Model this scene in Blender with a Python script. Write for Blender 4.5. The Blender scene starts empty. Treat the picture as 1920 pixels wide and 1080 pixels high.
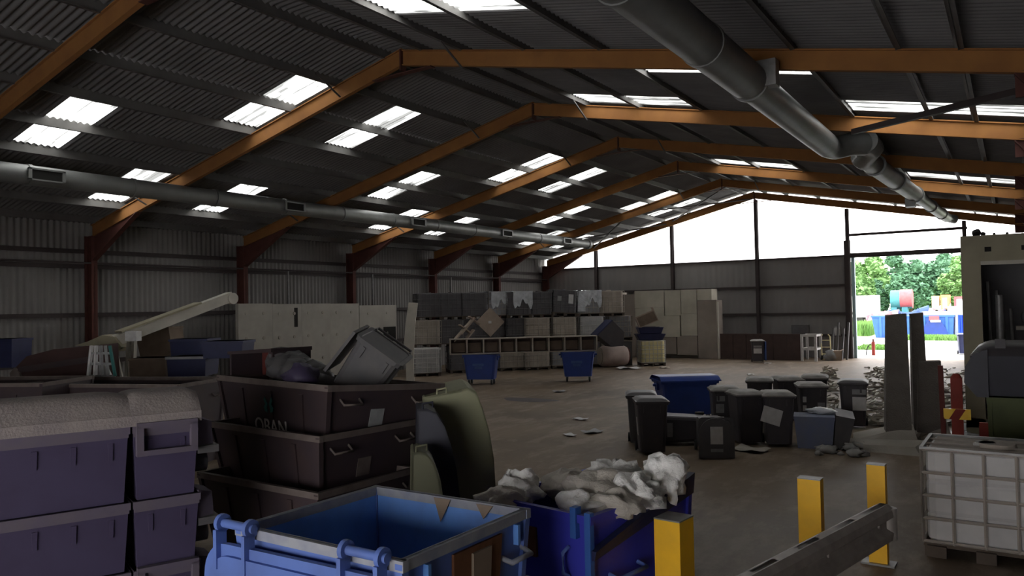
import bpy, math, random
from mathutils import Vector, Matrix, noise
random.seed(7)
SC = bpy.context.scene
COL = SC.collection
R = math.radians
PI = math.pi

# ------------------------------------------------------------ camera, sky, exposure
CAM = Vector((0, 0, 3.048)); FPX = 1459.2
def _axes(yaw=32.839, pitch=1.385, roll=-1.11):
    y, p, r = R(yaw), R(pitch), R(roll)
    f = Vector((-math.sin(y)*math.cos(p), math.cos(y)*math.cos(p), math.sin(p)))
    rt = Vector((math.cos(y), math.sin(y), 0)); up = rt.cross(f)
    return rt*math.cos(r)+up*math.sin(r), -rt*math.sin(r)+up*math.cos(r), f
RT, UP, FW = _axes()
cd = bpy.data.cameras.new('camera'); cam = bpy.data.objects.new('camera', cd); COL.objects.link(cam)
cam.matrix_world = Matrix(((RT.x, UP.x, -FW.x, CAM.x), (RT.y, UP.y, -FW.y, CAM.y), (RT.z, UP.z, -FW.z, CAM.z), (0, 0, 0, 1)))
cd.sensor_width = 36; cd.lens = 36*FPX/1920; cd.clip_start = 0.05; cd.clip_end = 600
SC.camera = cam
w = bpy.data.worlds.new('overcast_sky'); SC.world = w; w.use_nodes = True
bg = w.node_tree.nodes['Background']; bg.inputs[0].default_value = (1.0, 0.975, 0.975, 1); bg.inputs[1].default_value = 7.0
SC.view_settings.view_transform = 'Standard'; SC.view_settings.look = 'None'
SC.view_settings.exposure = 0.28; SC.view_settings.gamma = 1; SC.view_settings.use_curve_mapping = False
SC.cycles.max_bounces = 8; SC.cycles.diffuse_bounces = 4; SC.cycles.transparent_max_bounces = 12
SC.cycles.sample_clamp_indirect = 6; SC.cycles.caustics_reflective = False; SC.cycles.caustics_refractive = False

def ray(px, py): return FW + RT*((px-960)/FPX) + UP*((540-py)/FPX)
def W(px, py, z=0.0):                  # the point of the level z that this pixel of the 1920x1080 photograph shows
    d = ray(px, py); return CAM + d*((z-CAM.z)/d.z)
def D(px, py, d): return CAM + ray(px, py)*d
def onplane(px, py, n, o):
    d = ray(px, py); n = Vector(n); return CAM + d*((Vector(o)-CAM).dot(n)/d.dot(n))
def online(px, A, B):                   # where the sight column of a pixel column meets the ground line A-B
    A = Vector((A[0], A[1], 0)); B = Vector((B[0], B[1], 0)); t = (B-A); n = Vector((t.y, -t.x, 0))
    p = onplane(px, 640, n, A); return Vector((p.x, p.y, 0))

# ------------------------------------------------------------ materials
def mat(name, col, rough=0.75, metal=0.0, dirt=0.25, dcol=None, scale=3.0, bump=0.0, bscale=40.0, spec=0.3, alpha=None):
    m = bpy.data.materials.new(name); m.use_nodes = True; nt = m.node_tree; N = nt.nodes; Lk = nt.links
    b = N['Principled BSDF']; b.inputs['Roughness'].default_value = rough; b.inputs['Metallic'].default_value = metal
    b.inputs['Specular IOR Level'].default_value = spec
    tc = N.new('ShaderNodeTexCoord'); nz = N.new('ShaderNodeTexNoise'); nz.inputs['Scale'].default_value = scale; nz.inputs['Detail'].default_value = 6
    Lk.new(tc.outputs['Object'], nz.inputs['Vector'])
    rp = N.new('ShaderNodeValToRGB'); rp.color_ramp.elements[0].position = 0.38; rp.color_ramp.elements[1].position = 0.72
    Lk.new(nz.outputs['Fac'], rp.inputs['Fac'])
    mx = N.new('ShaderNodeMix'); mx.data_type = 'RGBA'
    mu = N.new('ShaderNodeMath'); mu.operation = 'MULTIPLY'; mu.inputs[1].default_value = dirt
    Lk.new(rp.outputs['Color'], mu.inputs[0]); Lk.new(mu.outputs[0], mx.inputs[0])
    dc = dcol or tuple(c*0.45 for c in col)
    mx.inputs[6].default_value = (*col, 1); mx.inputs[7].default_value = (*dc, 1)
    Lk.new(mx.outputs[2], b.inputs['Base Color'])
    if bump:
        n2 = N.new('ShaderNodeTexNoise'); n2.inputs['Scale'].default_value = bscale; n2.inputs['Detail'].default_value = 4
        Lk.new(tc.outputs['Object'], n2.inputs['Vector'])
        bp = N.new('ShaderNodeBump'); bp.inputs['Strength'].default_value = bump; bp.inputs['Distance'].default_value = 0.03
        Lk.new(n2.outputs['Fac'], bp.inputs['Height']); Lk.new(bp.outputs[0], b.inputs['Normal'])
    return m
M = {}
def mk(k, *a, **q): M[k] = mat(k, *a, **q)
mk('roof_sheet_grey', (0.16, 0.155, 0.155), 0.85, dirt=0.5, scale=0.7)
mk('wall_sheet', (0.20, 0.19, 0.18), 0.7, dirt=0.5, scale=0.5)
mk('gable_sheet', (0.20, 0.19, 0.185), 0.7, dirt=0.35, scale=0.4)
mk('steel_red_oxide', (0.27, 0.122, 0.038), 0.95, dirt=0.6, dcol=(0.19, 0.08, 0.03), scale=2.2)
mk('steel_dark', (0.045, 0.035, 0.035), 0.7, dirt=0.4)
mk('column_paint', (0.085, 0.03, 0.024), 0.8, dirt=0.5)
mk('purlin_steel', (0.13, 0.125, 0.12), 0.6, metal=0.2, dirt=0.4)
mk('duct_steel', (0.22, 0.225, 0.22), 0.5, metal=0.45, dirt=0.5, scale=1.5, spec=0.5)
mk('black_void', (0.012, 0.011, 0.01), 0.9, dirt=0.1)
mk('plastic_black', (0.055, 0.05, 0.056), 0.5, dirt=0.4, dcol=(0.085, 0.075, 0.07), scale=5)
mk('plastic_charcoal', (0.085, 0.082, 0.086), 0.6, dirt=0.5, dcol=(0.13, 0.12, 0.11), scale=4)
mk('lid_dusty', (0.24, 0.225, 0.21), 0.7, dirt=0.6, dcol=(0.09, 0.085, 0.08), scale=6)
mk('plastic_blue', (0.03, 0.06, 0.25), 0.45, dirt=0.4, dcol=(0.03, 0.045, 0.13), scale=3)
mk('plastic_navy', (0.022, 0.026, 0.075), 0.5, dirt=0.4)
mk('plastic_purple', (0.062, 0.05, 0.1), 0.55, dirt=0.5, dcol=(0.04, 0.028, 0.055), scale=2)
mk('dusty_lid', (0.27, 0.235, 0.22), 0.9, dirt=0.5, dcol=(0.15, 0.13, 0.15), scale=3, bump=0.3)
mk('steel_black_bin', (0.042, 0.031, 0.036), 0.55, dirt=0.6, dcol=(0.062, 0.04, 0.036), scale=2.5)
mk('rim_worn', (0.13, 0.105, 0.095), 0.7, dirt=0.5, dcol=(0.06, 0.045, 0.04), scale=6)
mk('paint_light_blue', (0.105, 0.175, 0.47), 0.5, dirt=0.5, dcol=(0.07, 0.09, 0.20), scale=2.5)
mk('paint_inner_blue', (0.14, 0.34, 0.8), 0.5, dirt=0.6, dcol=(0.12, 0.16, 0.36), scale=1.8)
mk('rim_blue_worn', (0.30, 0.31, 0.34), 0.7, dirt=0.5, dcol=(0.13, 0.15, 0.24), scale=7)
mk('rust', (0.16, 0.07, 0.035), 0.9, dirt=0.6, scale=8)
mk('flaked_tan', (0.26, 0.20, 0.15), 0.9, dirt=0.3)
mk('paint_dark_blue', (0.05, 0.055, 0.46), 0.4, dirt=0.5, dcol=(0.04, 0.035, 0.17), scale=2)
mk('olive', (0.12, 0.12, 0.075), 0.65, dirt=0.5, dcol=(0.1, 0.1, 0.065), scale=2)
mk('olive_lifted', (0.27, 0.27, 0.17), 0.8, dirt=0.5, dcol=(0.18, 0.18, 0.12), scale=2)  # olive lightened in colour to offset shade on the large lid's end plate
mk('plastic_ink', (0.028, 0.028, 0.04), 0.5, dirt=0.4)
mk('olive_bright', (0.08, 0.095, 0.035), 0.6, dirt=0.5)
mk('yellow_paint', (0.95, 0.52, 0.02), 0.5, dirt=0.35, dcol=(0.62, 0.34, 0.04), scale=5)
mk('concrete', (0.34, 0.31, 0.27), 0.9, dirt=0.5, dcol=(0.20, 0.18, 0.15), scale=1.5, bump=0.3)
mk('concrete_dark', (0.14, 0.125, 0.11), 0.9, dirt=0.6, dcol=(0.085, 0.075, 0.065), scale=3, bump=0.5)
mk('precast', (0.36, 0.335, 0.30), 0.9, dirt=0.4, scale=1.2)
mk('galvanised', (0.27, 0.265, 0.26), 0.5, metal=0.4, dirt=0.5, scale=6)
mk('rail_steel', (0.4, 0.36, 0.33), 0.55, metal=0.3, dirt=0.5, scale=5)
mk('ibc_white', (0.46, 0.45, 0.44), 0.55, dirt=0.5, dcol=(0.27, 0.26, 0.26), scale=2.2)
mk('ibc_grey', (0.27, 0.27, 0.285), 0.55, dirt=0.5, scale=2)
mk('ibc_dusty', (0.38, 0.33, 0.28), 0.7, dirt=0.5, scale=2)
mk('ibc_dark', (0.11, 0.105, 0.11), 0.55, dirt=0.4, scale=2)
mk('ibc_yellow', (0.75, 0.66, 0.36), 0.5, dirt=0.5, dcol=(0.40, 0.36, 0.2), scale=2)
mk('pink_plastic', (0.48, 0.38, 0.34), 0.6, dirt=0.5, scale=2)
mk('cage_light', (0.5, 0.49, 0.47), 0.5, metal=0.3, dirt=0.3)
mk('cage_dusty', (0.36, 0.32, 0.28), 0.7, dirt=0.4)
mk('film', (0.55, 0.57, 0.60), 0.25, dirt=0.4, dcol=(0.2, 0.2, 0.22), scale=5, bump=0.7, bscale=9, spec=0.8)
mk('pallet_wood', (0.09, 0.07, 0.055), 0.9, dirt=0.5)
mk('board_tan', (0.34, 0.27, 0.22), 0.85, dirt=0.4, scale=3)
mk('board_brown', (0.075, 0.05, 0.045), 0.85, dirt=0.4)
mk('reddish_dark', (0.06, 0.032, 0.03), 0.8, dirt=0.5)
mk('crate_blue', (0.13, 0.15, 0.23), 0.7, dirt=0.5, dcol=(0.17, 0.17, 0.17), scale=3)
mk('card_brown', (0.16, 0.12, 0.09), 0.9, dirt=0.5)
mk('white_bag', (0.93, 0.92, 0.89), 0.8, dirt=0.5, dcol=(0.42, 0.40, 0.36), scale=5, bump=0.8, bscale=14)
mk('grey_bag', (0.55, 0.51, 0.45), 0.7, dirt=0.5, dcol=(0.36, 0.33, 0.28), scale=5, bump=0.8, bscale=14)
mk('paper', (0.55, 0.54, 0.53), 0.8, dirt=0.3, scale=9)
mk('paper_grey', (0.27, 0.27, 0.27), 0.8, dirt=0.4, scale=9)
mk('cream_paint', (0.30, 0.27, 0.19), 0.7, dirt=0.4, scale=2)
mk('cream_light', (0.48, 0.45, 0.39), 0.7, dirt=0.4, scale=2)
mk('red_paint', (0.26, 0.03, 0.02), 0.6, dirt=0.4)
mk('dark_red', (0.13, 0.03, 0.025), 0.7, dirt=0.4)
mk('hazard_yellow', (1.0, 0.62, 0.03), 0.35, dirt=0.05)
mk('tyre', (0.03, 0.03, 0.03), 0.8, dirt=0.3)
mk('teal_mark', (0.03, 0.14, 0.13), 0.7, dirt=0.2)
mk('letter_white', (0.55, 0.52, 0.5), 0.7, dirt=0.2)
mk('leaf_dark', (0.085, 0.19, 0.105), 0.8, dirt=0.6, dcol=(0.055, 0.135, 0.08), scale=0.5)
mk('leaf_light', (0.16, 0.29, 0.1), 0.8, dirt=0.6, dcol=(0.1, 0.21, 0.09), scale=0.5)
mk('bark', (0.10, 0.075, 0.05), 0.9)
mk('grass', (0.11, 0.25, 0.05), 0.95, dirt=0.6, dcol=(0.22, 0.30, 0.12), scale=0.6)
mk('yard', (0.36, 0.37, 0.36), 0.9, dirt=0.4, scale=0.25)
mk('field', (0.24, 0.33, 0.13), 0.95, dirt=0.6, dcol=(0.4, 0.42, 0.30), scale=0.12)
mk('skip_blue', (0.045, 0.13, 0.42), 0.5, dirt=0.3)
mk('skip_blue_vivid', (0.01, 0.05, 0.5), 0.5, dirt=0.2)
mk('door_edge', (0.35, 0.50, 0.55), 0.6, dirt=0.2)
mk('van_white', (0.8, 0.8, 0.8), 0.5, dirt=0.2)
mk('tank_red', (0.42, 0.10, 0.11), 0.6, dirt=0.4)
mk('tank_teal', (0.06, 0.22, 0.25), 0.6, dirt=0.4)
mk('machine_orange', (0.75, 0.28, 0.12), 0.6, dirt=0.4)
mk('machine_cream', (0.72, 0.65, 0.35), 0.6, dirt=0.3)
mk('scrap_blue', (0.07, 0.12, 0.3), 0.7, dirt=0.5)
mk('scrap_mixed', (0.25, 0.12, 0.14), 0.8, dirt=0.8, dcol=(0.35, 0.38, 0.45), scale=1.2)
mk('rubble', (0.26, 0.25, 0.235), 0.9, dirt=0.6, scale=4)

def floor_mat():
    m = mat('concrete_floor', (0.155, 0.112, 0.074), 0.6, dirt=0.8, dcol=(0.075, 0.053, 0.036), scale=0.35, bump=0.15, bscale=6, spec=0.22)
    nt = m.node_tree; N = nt.nodes; Lk = nt.links; b = N['Principled BSDF']
    tc = [n for n in N if n.type == 'TEX_COORD'][0]
    n3 = N.new('ShaderNodeTexNoise'); n3.inputs['Scale'].default_value = 1.1; n3.inputs['Detail'].default_value = 9; n3.inputs['Roughness'].default_value = 0.7
    mp = N.new('ShaderNodeMapping'); mp.inputs['Scale'].default_value = (1.6, 0.6, 1); Lk.new(tc.outputs['Object'], mp.inputs[0]); Lk.new(mp.outputs[0], n3.inputs['Vector'])
    r3 = N.new('ShaderNodeValToRGB'); r3.color_ramp.elements[0].position = 0.48; r3.color_ramp.elements[1].position = 0.62
    Lk.new(n3.outputs['Fac'], r3.inputs['Fac'])
    old = b.inputs['Base Color'].links[0].from_socket
    mx = N.new('ShaderNodeMix'); mx.data_type = 'RGBA'; mu = N.new('ShaderNodeMath'); mu.operation = 'MULTIPLY'; mu.inputs[1].default_value = 0.65
    Lk.new(r3.outputs['Color'], mu.inputs[0]); Lk.new(mu.outputs[0], mx.inputs[0]); Lk.new(old, mx.inputs[6]); mx.inputs[7].default_value = (0.25, 0.205, 0.16, 1)
    Lk.new(mx.outputs[2], b.inputs['Base Color'])
    rr = N.new('ShaderNodeMapRange'); rr.inputs[3].default_value = 0.48; rr.inputs[4].default_value = 0.8; Lk.new(n3.outputs['Fac'], rr.inputs[0]); Lk.new(rr.outputs[0], b.inputs['Roughness'])
    return m
M['floor'] = floor_mat()
def glazing(name, t, tint, dirty):
    # weathered clear sheet: part of the light passes straight, part is scattered; grime runs down the corrugations
    m = bpy.data.materials.new(name); m.use_nodes = True; nt = m.node_tree; N = nt.nodes; Lk = nt.links
    N.remove(N['Principled BSDF']); out = [n for n in N if n.type == 'OUTPUT_MATERIAL'][0]
    tr = N.new('ShaderNodeBsdfTransparent'); tl = N.new('ShaderNodeBsdfTranslucent'); mx = N.new('ShaderNodeMixShader')
    tl.inputs[0].default_value = (*tint, 1)
    tc = N.new('ShaderNodeTexCoord'); mp = N.new('ShaderNodeMapping'); mp.inputs['Scale'].default_value = (0.5, 6.0, 0.5)
    nz = N.new('ShaderNodeTexNoise'); nz.inputs['Scale'].default_value = 1.0; nz.inputs['Detail'].default_value = 4
    Lk.new(tc.outputs['Object'], mp.inputs[0]); Lk.new(mp.outputs[0], nz.inputs['Vector'])
    rp = N.new('ShaderNodeValToRGB'); rp.color_ramp.elements[0].position = 0.40; rp.color_ramp.elements[1].position = 0.56
    rp.color_ramp.elements[0].color = (*[c*t*dirty for c in tint], 1); rp.color_ramp.elements[1].color = (*[c*t for c in tint], 1)
    Lk.new(nz.outputs['Fac'], rp.inputs['Fac']); Lk.new(rp.outputs['Color'], tr.inputs[0]); Lk.new(rp.outputs['Color'], tl.inputs[0])
    mx.inputs[0].default_value = 0.35; Lk.new(tr.outputs[0], mx.inputs[1]); Lk.new(tl.outputs[0], mx.inputs[2]); Lk.new(mx.outputs[0], out.inputs[0])
    return m
M['skylight'] = glazing('skylight_sheet', 0.85, (0.97, 1.0, 0.97), 0.10)
M['gable_glazing'] = glazing('gable_glazing', 0.85, (1, 1, 1), 0.85)

# ------------------------------------------------------------ mesh builder
class MB:
    def __init__(s): s.v = []; s.f = []; s.s = []; s.mi = []; s.k = 0
    def add(s, vs, fs, smooth=False):
        o = len(s.v); s.v += [tuple(v) for v in vs]
        for f in fs: s.f.append(tuple(i+o for i in f)); s.s.append(smooth); s.mi.append(s.k)
        return s
    def hexa(s, p, smooth=False):      # 0-3 lower ring, 4-7 upper ring
        return s.add(p, [(3, 2, 1, 0), (4, 5, 6, 7), (0, 1, 5, 4), (1, 2, 6, 5), (2, 3, 7, 6), (3, 0, 4, 7)], smooth)
    def box(s, x0, x1, y0, y1, z0, z1):
        return s.hexa([(x0, y0, z0), (x1, y0, z0), (x1, y1, z0), (x0, y1, z0), (x0, y0, z1), (x1, y0, z1), (x1, y1, z1), (x0, y1, z1)])
    def frus(s, w0, d0, w1, d1, z0, z1, cx=0, cy=0, ox=0, oy=0):
        a = [(cx-w0/2, cy-d0/2, z0), (cx+w0/2, cy-d0/2, z0), (cx+w0/2, cy+d0/2, z0), (cx-w0/2, cy+d0/2, z0)]
        b = [(cx+ox-w1/2, cy+oy-d1/2, z1), (cx+ox+w1/2, cy+oy-d1/2, z1), (cx+ox+w1/2, cy+oy+d1/2, z1), (cx+ox-w1/2, cy+oy+d1/2, z1)]
        return s.hexa(a+b)
    def obox(s, c, ux, uy, uz, sx, sy, sz):
        c, ux, uy, uz = Vector(c), Vector(ux).normalized()*sx/2, Vector(uy).normalized()*sy/2, Vector(uz).normalized()*sz/2
        return s.hexa([c-ux-uy-uz, c+ux-uy-uz, c+ux+uy-uz, c-ux+uy-uz, c-ux-uy+uz, c+ux-uy+uz, c+ux+uy+uz, c-ux+uy+uz])
    def bar(s, p0, p1, wd, ht, up=(0, 0, 1)):
        p0, p1 = Vector(p0), Vector(p1); t = p1-p0; x = t.normalized(); u = Vector(up)
        sd = x.cross(u); sd = sd.normalized() if sd.length > 1e-6 else Vector((1, 0, 0)); u2 = sd.cross(x)
        return s.obox((p0+p1)/2, x, sd, u2, t.length, wd, ht)
    def prism(s, pts, ext):
        n = len(pts); e = Vector(ext); a = [Vector(p) for p in pts]; b = [p+e for p in a]
        return s.add(a+b, [tuple(range(n-1, -1, -1)), tuple(range(n, 2*n))] + [(i, (i+1) % n, n+(i+1) % n, n+i) for i in range(n)])
    def tube(s, path, r, n=8, caps=True, rs=None):
        P = [Vector(p) for p in path]; vs = []; m = len(P); ref = None
        for i, p in enumerate(P):
            t = (P[min(i+1, m-1)]-P[max(i-1, 0)]).normalized()
            if ref is None: ref = Vector((0, 0, 1)) if abs(t.z) < .9 else Vector((1, 0, 0))
            a = t.cross(ref).normalized(); b = a.cross(t); rr = rs[i] if rs else r
            for k in range(n):
                q = 2*PI*k/n; vs.append(p+a*rr*math.cos(q)+b*rr*math.sin(q))
        fs = [(i*n+k, i*n+(k+1) % n, (i+1)*n+(k+1) % n, (i+1)*n+k) for i in range(m-1) for k in range(n)]
        s.add(vs, fs, n > 5)
        if caps: s.add(vs[:n], [tuple(range(n-1, -1, -1))]); s.add(vs[-n:], [tuple(range(n))])
        return s
    def cyl(s, p0, p1, r0, r1=None, n=16): return s.tube([p0, p1], r0, n, True, [r0, r0 if r1 is None else r1])
    def grid(s, fn, nu, nv, smooth=True):
        vs = [fn(i/nu, j/nv) for i in range(nu+1) for j in range(nv+1)]
        return s.add(vs, [(i*(nv+1)+j, (i+1)*(nv+1)+j, (i+1)*(nv+1)+j+1, i*(nv+1)+j+1) for i in range(nu) for j in range(nv)], smooth)
    def shell(s, w0, d0, w1, d1, z0, z1, t, r=0.0, floor=True):   # open-topped hollow tapered tub with corners cut by r
        def ring(w_, d_, z, q=None):
            rr = r; a = w_/2; b = d_/2
            if rr <= 0: return [(-a, -b, z), (a, -b, z), (a, b, z), (-a, b, z)]
            k = rr*.3
            return [(-a+rr, -b, z), (a-rr, -b, z), (a-k, -b+k, z), (a, -b+rr, z), (a, b-rr, z), (a-k, b-k, z), (a-rr, b, z), (-a+rr, b, z), (-a+k, b-k, z), (-a, b-rr, z), (-a, -b+rr, z), (-a+k, -b+k, z)]
        o0, o1, i1, i0 = ring(w0, d0, z0), ring(w1, d1, z1), ring(w1-2*t, d1-2*t, z1), ring(w0-2*t, d0-2*t, z0+t)
        n = len(o0); vs = o0+o1+i1+i0; fs = []
        for l in range(3):
            for k in range(n): fs.append((l*n+k, l*n+(k+1) % n, (l+1)*n+(k+1) % n, (l+1)*n+k))
        fs.append(tuple(range(n-1, -1, -1))); fs.append(tuple(range(3*n, 4*n)))
        return s.add(vs, fs)
    def blob(s, c, rx, ry, rz, n=10, m=7, amp=0.25, fr=2.0, seed=0):
        vs = []; c = Vector(c)
        for j in range(m+1):
            th = PI*j/m
            for i in range(n):
                ph = 2*PI*i/n; d = Vector((math.sin(th)*math.cos(ph), math.sin(th)*math.sin(ph), math.cos(th)))
                k = 1+amp*noise.noise(d*fr+Vector((seed*3.1, seed*1.7, seed)))*2
                vs.append(c+Vector((d.x*rx, d.y*ry, d.z*rz))*k)
        return s.add(vs, [(j*n+i, (j+1)*n+i, (j+1)*n+(i+1) % n, j*n+(i+1) % n) for j in range(m) for i in range(n)], True)
    def build(s, name, m, parent=None):
        me = bpy.data.meshes.new(name); me.from_pydata(s.v, [], s.f)
        me.polygons.foreach_set('use_smooth', s.s); me.polygons.foreach_set('material_index', s.mi)
        for x in (m if isinstance(m, (list, tuple)) else [m]): me.materials.append(M[x] if isinstance(x, str) else x)
        me.update(); o = bpy.data.objects.new(name, me); COL.objects.link(o)
        if parent is not None: o.parent = parent
        return o
def thing(name, label, cat, loc=(0, 0, 0), rz=0.0, group=None, rot=None):
    o = bpy.data.objects.new(name, None); COL.objects.link(o); o.empty_display_size = .2
    o.location = loc; o.rotation_euler = rot if rot else (0, 0, rz)
    o['label'] = label; o['category'] = cat
    if group: o['group'] = group
    return o
def tag(o, label, cat, group=None):
    o['label'] = label; o['category'] = cat
    if group: o['group'] = group
    return o
KIDS = {}
def kids(o): return [c for c in list(o.children)]
def dup(root, loc, rz=0.0, label=None, group=None, rot=None, swap=None, scale=None):
    def cp(o, par):
        c = o.copy(); COL.objects.link(c)
        if par is not None: c.parent = par
        if swap and o.type == 'MESH':
            for i, sl in enumerate(o.material_slots):
                if sl.material and sl.material.name in swap:
                    key = (o.data.name, tuple(sorted(swap.items())))
                    if key not in KIDS:
                        KIDS[key] = o.data.copy()
                        for j, mm in enumerate(KIDS[key].materials):
                            if mm.name in swap: KIDS[key].materials[j] = M[swap[mm.name]]
                    c.data = KIDS[key]
        for ch in kids(o): cp(ch, c)
        return c
    r = cp(root, None); r.location = loc; r.rotation_euler = rot if rot else (0, 0, rz)
    if scale: r.scale = scale
    if label: r['label'] = label
    if group: r['group'] = group
    elif 'group' in r: del r['group']
    return r
def struct(name, mb, m, parent=None):
    o = mb.build(name, m, parent)
    if parent is None: o['kind'] = 'structure'
    return o
def text_mesh(name, body, size, mname, parent, loc, rot, depth=0.004):
    cu = bpy.data.curves.new(name, 'FONT'); cu.body = body; cu.size = size; cu.extrude = depth; cu.align_x = 'CENTER'
    t = bpy.data.objects.new(name+'_c', cu); COL.objects.link(t)
    me = bpy.data.meshes.new_from_object(t); bpy.data.objects.remove(t)
    o = bpy.data.objects.new(name, me); COL.objects.link(o); me.materials.clear(); me.materials.append(M[mname])
    o.parent = parent; o.location = loc; o.rotation_euler = rot
    return o

# ------------------------------------------------------------ building shell
XR = -12.03                 # ridge
XL, XW = -25.95, 0.95       # inner faces of the sheeting, left and right
YF, YB = -7.0, 44.05       # front (behind the camera) and gable
def zr(x, off=0.62):        # height of the roof, above the underside of the rafters
    return 8.82+off-0.238*(XR-x) if x < XR else 8.82+(off-0.10)-0.195*(x-XR)
fl = struct('floor', MB().box(XL-.3, XW+.3, YF, YB+.4, -0.3, 0.0), 'floor')

def corr(mb, P0, du, dv, nrm, pitch=0.16, amp=0.026, seg=6, nv=1):
    P0, du, dv, nrm = Vector(P0), Vector(du), Vector(dv), Vector(nrm)
    nu = max(2, int(round(du.length/pitch*seg)))
    ph = P0.dot(du.normalized())
    def fn(u, v): return P0+du*u+dv*v+nrm*(amp*math.cos(2*PI*(ph+u*du.length)/pitch))
    return mb.grid(fn, nu, nv)

ceiling = bpy.data.objects.new('ceiling', None); COL.objects.link(ceiling); ceiling['kind'] = 'structure'
# strips between the purlins (x from, x to)
LS = [(-26.05, -23.85), (-23.85, -22.3), (-22.3, -20.7), (-20.7, -19.1), (-19.1, -17.5), (-17.5, -15.9), (-15.9, -14.25), (-14.25, -12.5), (-12.5, XR)]
RS = [(XR, -11.6), (-11.6, -10.3), (-10.3, -8.65), (-8.65, -6.85), (-6.85, -4.95), (-4.95, -3.15), (-3.15, -1.5), (-1.5, -0.62), (-0.62, 0.35), (0.35, 1.1)]
SK = {}
for y0 in (9.42, 21.95, 34.3):
    for s in (3, 4): SK.setdefault(('L', s), []).append((y0, y0+1.1))
for y0 in (0.8, 13.08, 25.35, 37.65): 
    for s in (5, 6): SK.setdefault(('L', s), []).append((y0, y0+1.12))
    for s in (1, 2): SK.setdefault(('L', s), []).append((y0-.1, y0+1.02))
for y0 in (4.4, 16.7, 29.25, 41.3):
    if y0 > 5:
        for s in (5, 6): SK.setdefault(('L', s), []).append((y0, y0+1.12))
        for s in (1, 2): SK.setdefault(('L', s), []).append((y0-.15, y0+.97))
for y0 in (10.75, 35.5):
    for s in (2, 3): SK.setdefault(('R', s), []).append((y0, y0+1.1))
for y0 in (19.2, 31.3):
    if y0 > 8 or y0 < 0:
        for s in (2, 3): SK.setdefault(('R', s), []).append((y0, y0+1.1))
    if y0 > 8 or y0 < 0:
        for s in (6, 7, 8): SK.setdefault(('R', s), []).append((y0-.4, y0+.75))
for y0 in (15.3, 27.3, 39.3):
    for s in (4, 5): SK.setdefault(('R', s), []).append((y0, y0+1.1))
for side, strips in (('L', LS), ('R', RS)):
    for si, (xa, xb) in enumerate(strips):
        cuts = sorted(SK.get((side, si), []))
        y = YF; runs = []
        for (a, b) in cuts: runs.append((y, a, 0)); runs.append((a, b, 1)); y = b
        runs.append((y, YB+.35, 0))
        za, zb = zr(xa), zr(xb); dv = Vector((xb-xa, 0, zb-za)); n = Vector((-dv.z, 0, dv.x)).normalized()
        for (a, b, g) in runs:
            mb = MB(); corr(mb, (xa, a, za), (0, b-a, 0), dv if g else dv*(1+.06/dv.length), n)
            mb.build('skylight_sheet' if g else 'roof_sheet', 'skylight' if g else 'roof_sheet_grey', ceiling)
# purlins (Z sections)
for x in (-25.3, -23.85, -22.3, -20.7, -19.1, -17.5, -15.9, -14.25, -12.6, -11.45, -10.3, -8.65, -6.85, -4.95, -3.15, -1.5, -0.62, 0.35):
    mb = MB(); zt = zr(x)-.03; sg = 1 if x < XR else -1
    h = .20 if x < XR else .15
    mb.box(x-.012, x+.012, YF, YB+.2, zt-h, zt+.065); mb.box(x-.07, x, YF, YB+.2, zt-.02, zt); mb.box(x, x+.07*sg if sg > 0 else x+.07, YF, YB+.2, zt-h, zt-h+.02)
    mb.build('purlin', 'purlin_steel', ceiling)

# portal frames
def ibeam(mb, p0, p1, h0, h1, wd, updir):   # web plus flanges; p0,p1 = middle of the top flange
    p0, p1, u = Vector(p0), Vector(p1), Vector(updir)
    for (wa, t0, t1) in ((wd, 0, .025), (.022, .025, None), (wd, None, None)):
        pass
    Y = Vector((0, 1, 0))
    def slab(a0, a1, b0, b1, w_):
        c = [a0-Y*w_/2, a0+Y*w_/2, a1+Y*w_/2, a1-Y*w_/2, b0-Y*w_/2, b0+Y*w_/2, b1+Y*w_/2, b1-Y*w_/2]
        mb.hexa(c)
    slab(p0-u*.025, p1-u*.025, p0, p1, wd)
    slab(p0-u*(h0-.02), p1-u*(h1-.02), p0-u*.02, p1-u*.02, .02)
    slab(p0-u*h0, p1-u*h1, p0-u*(h0-.025), p1-u*(h1-.025), wd)
LF = [-3.95, 2.05, 8.05, 14.05, 20.05, 26.05, 32.05, 38.05, 43.75]
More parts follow.
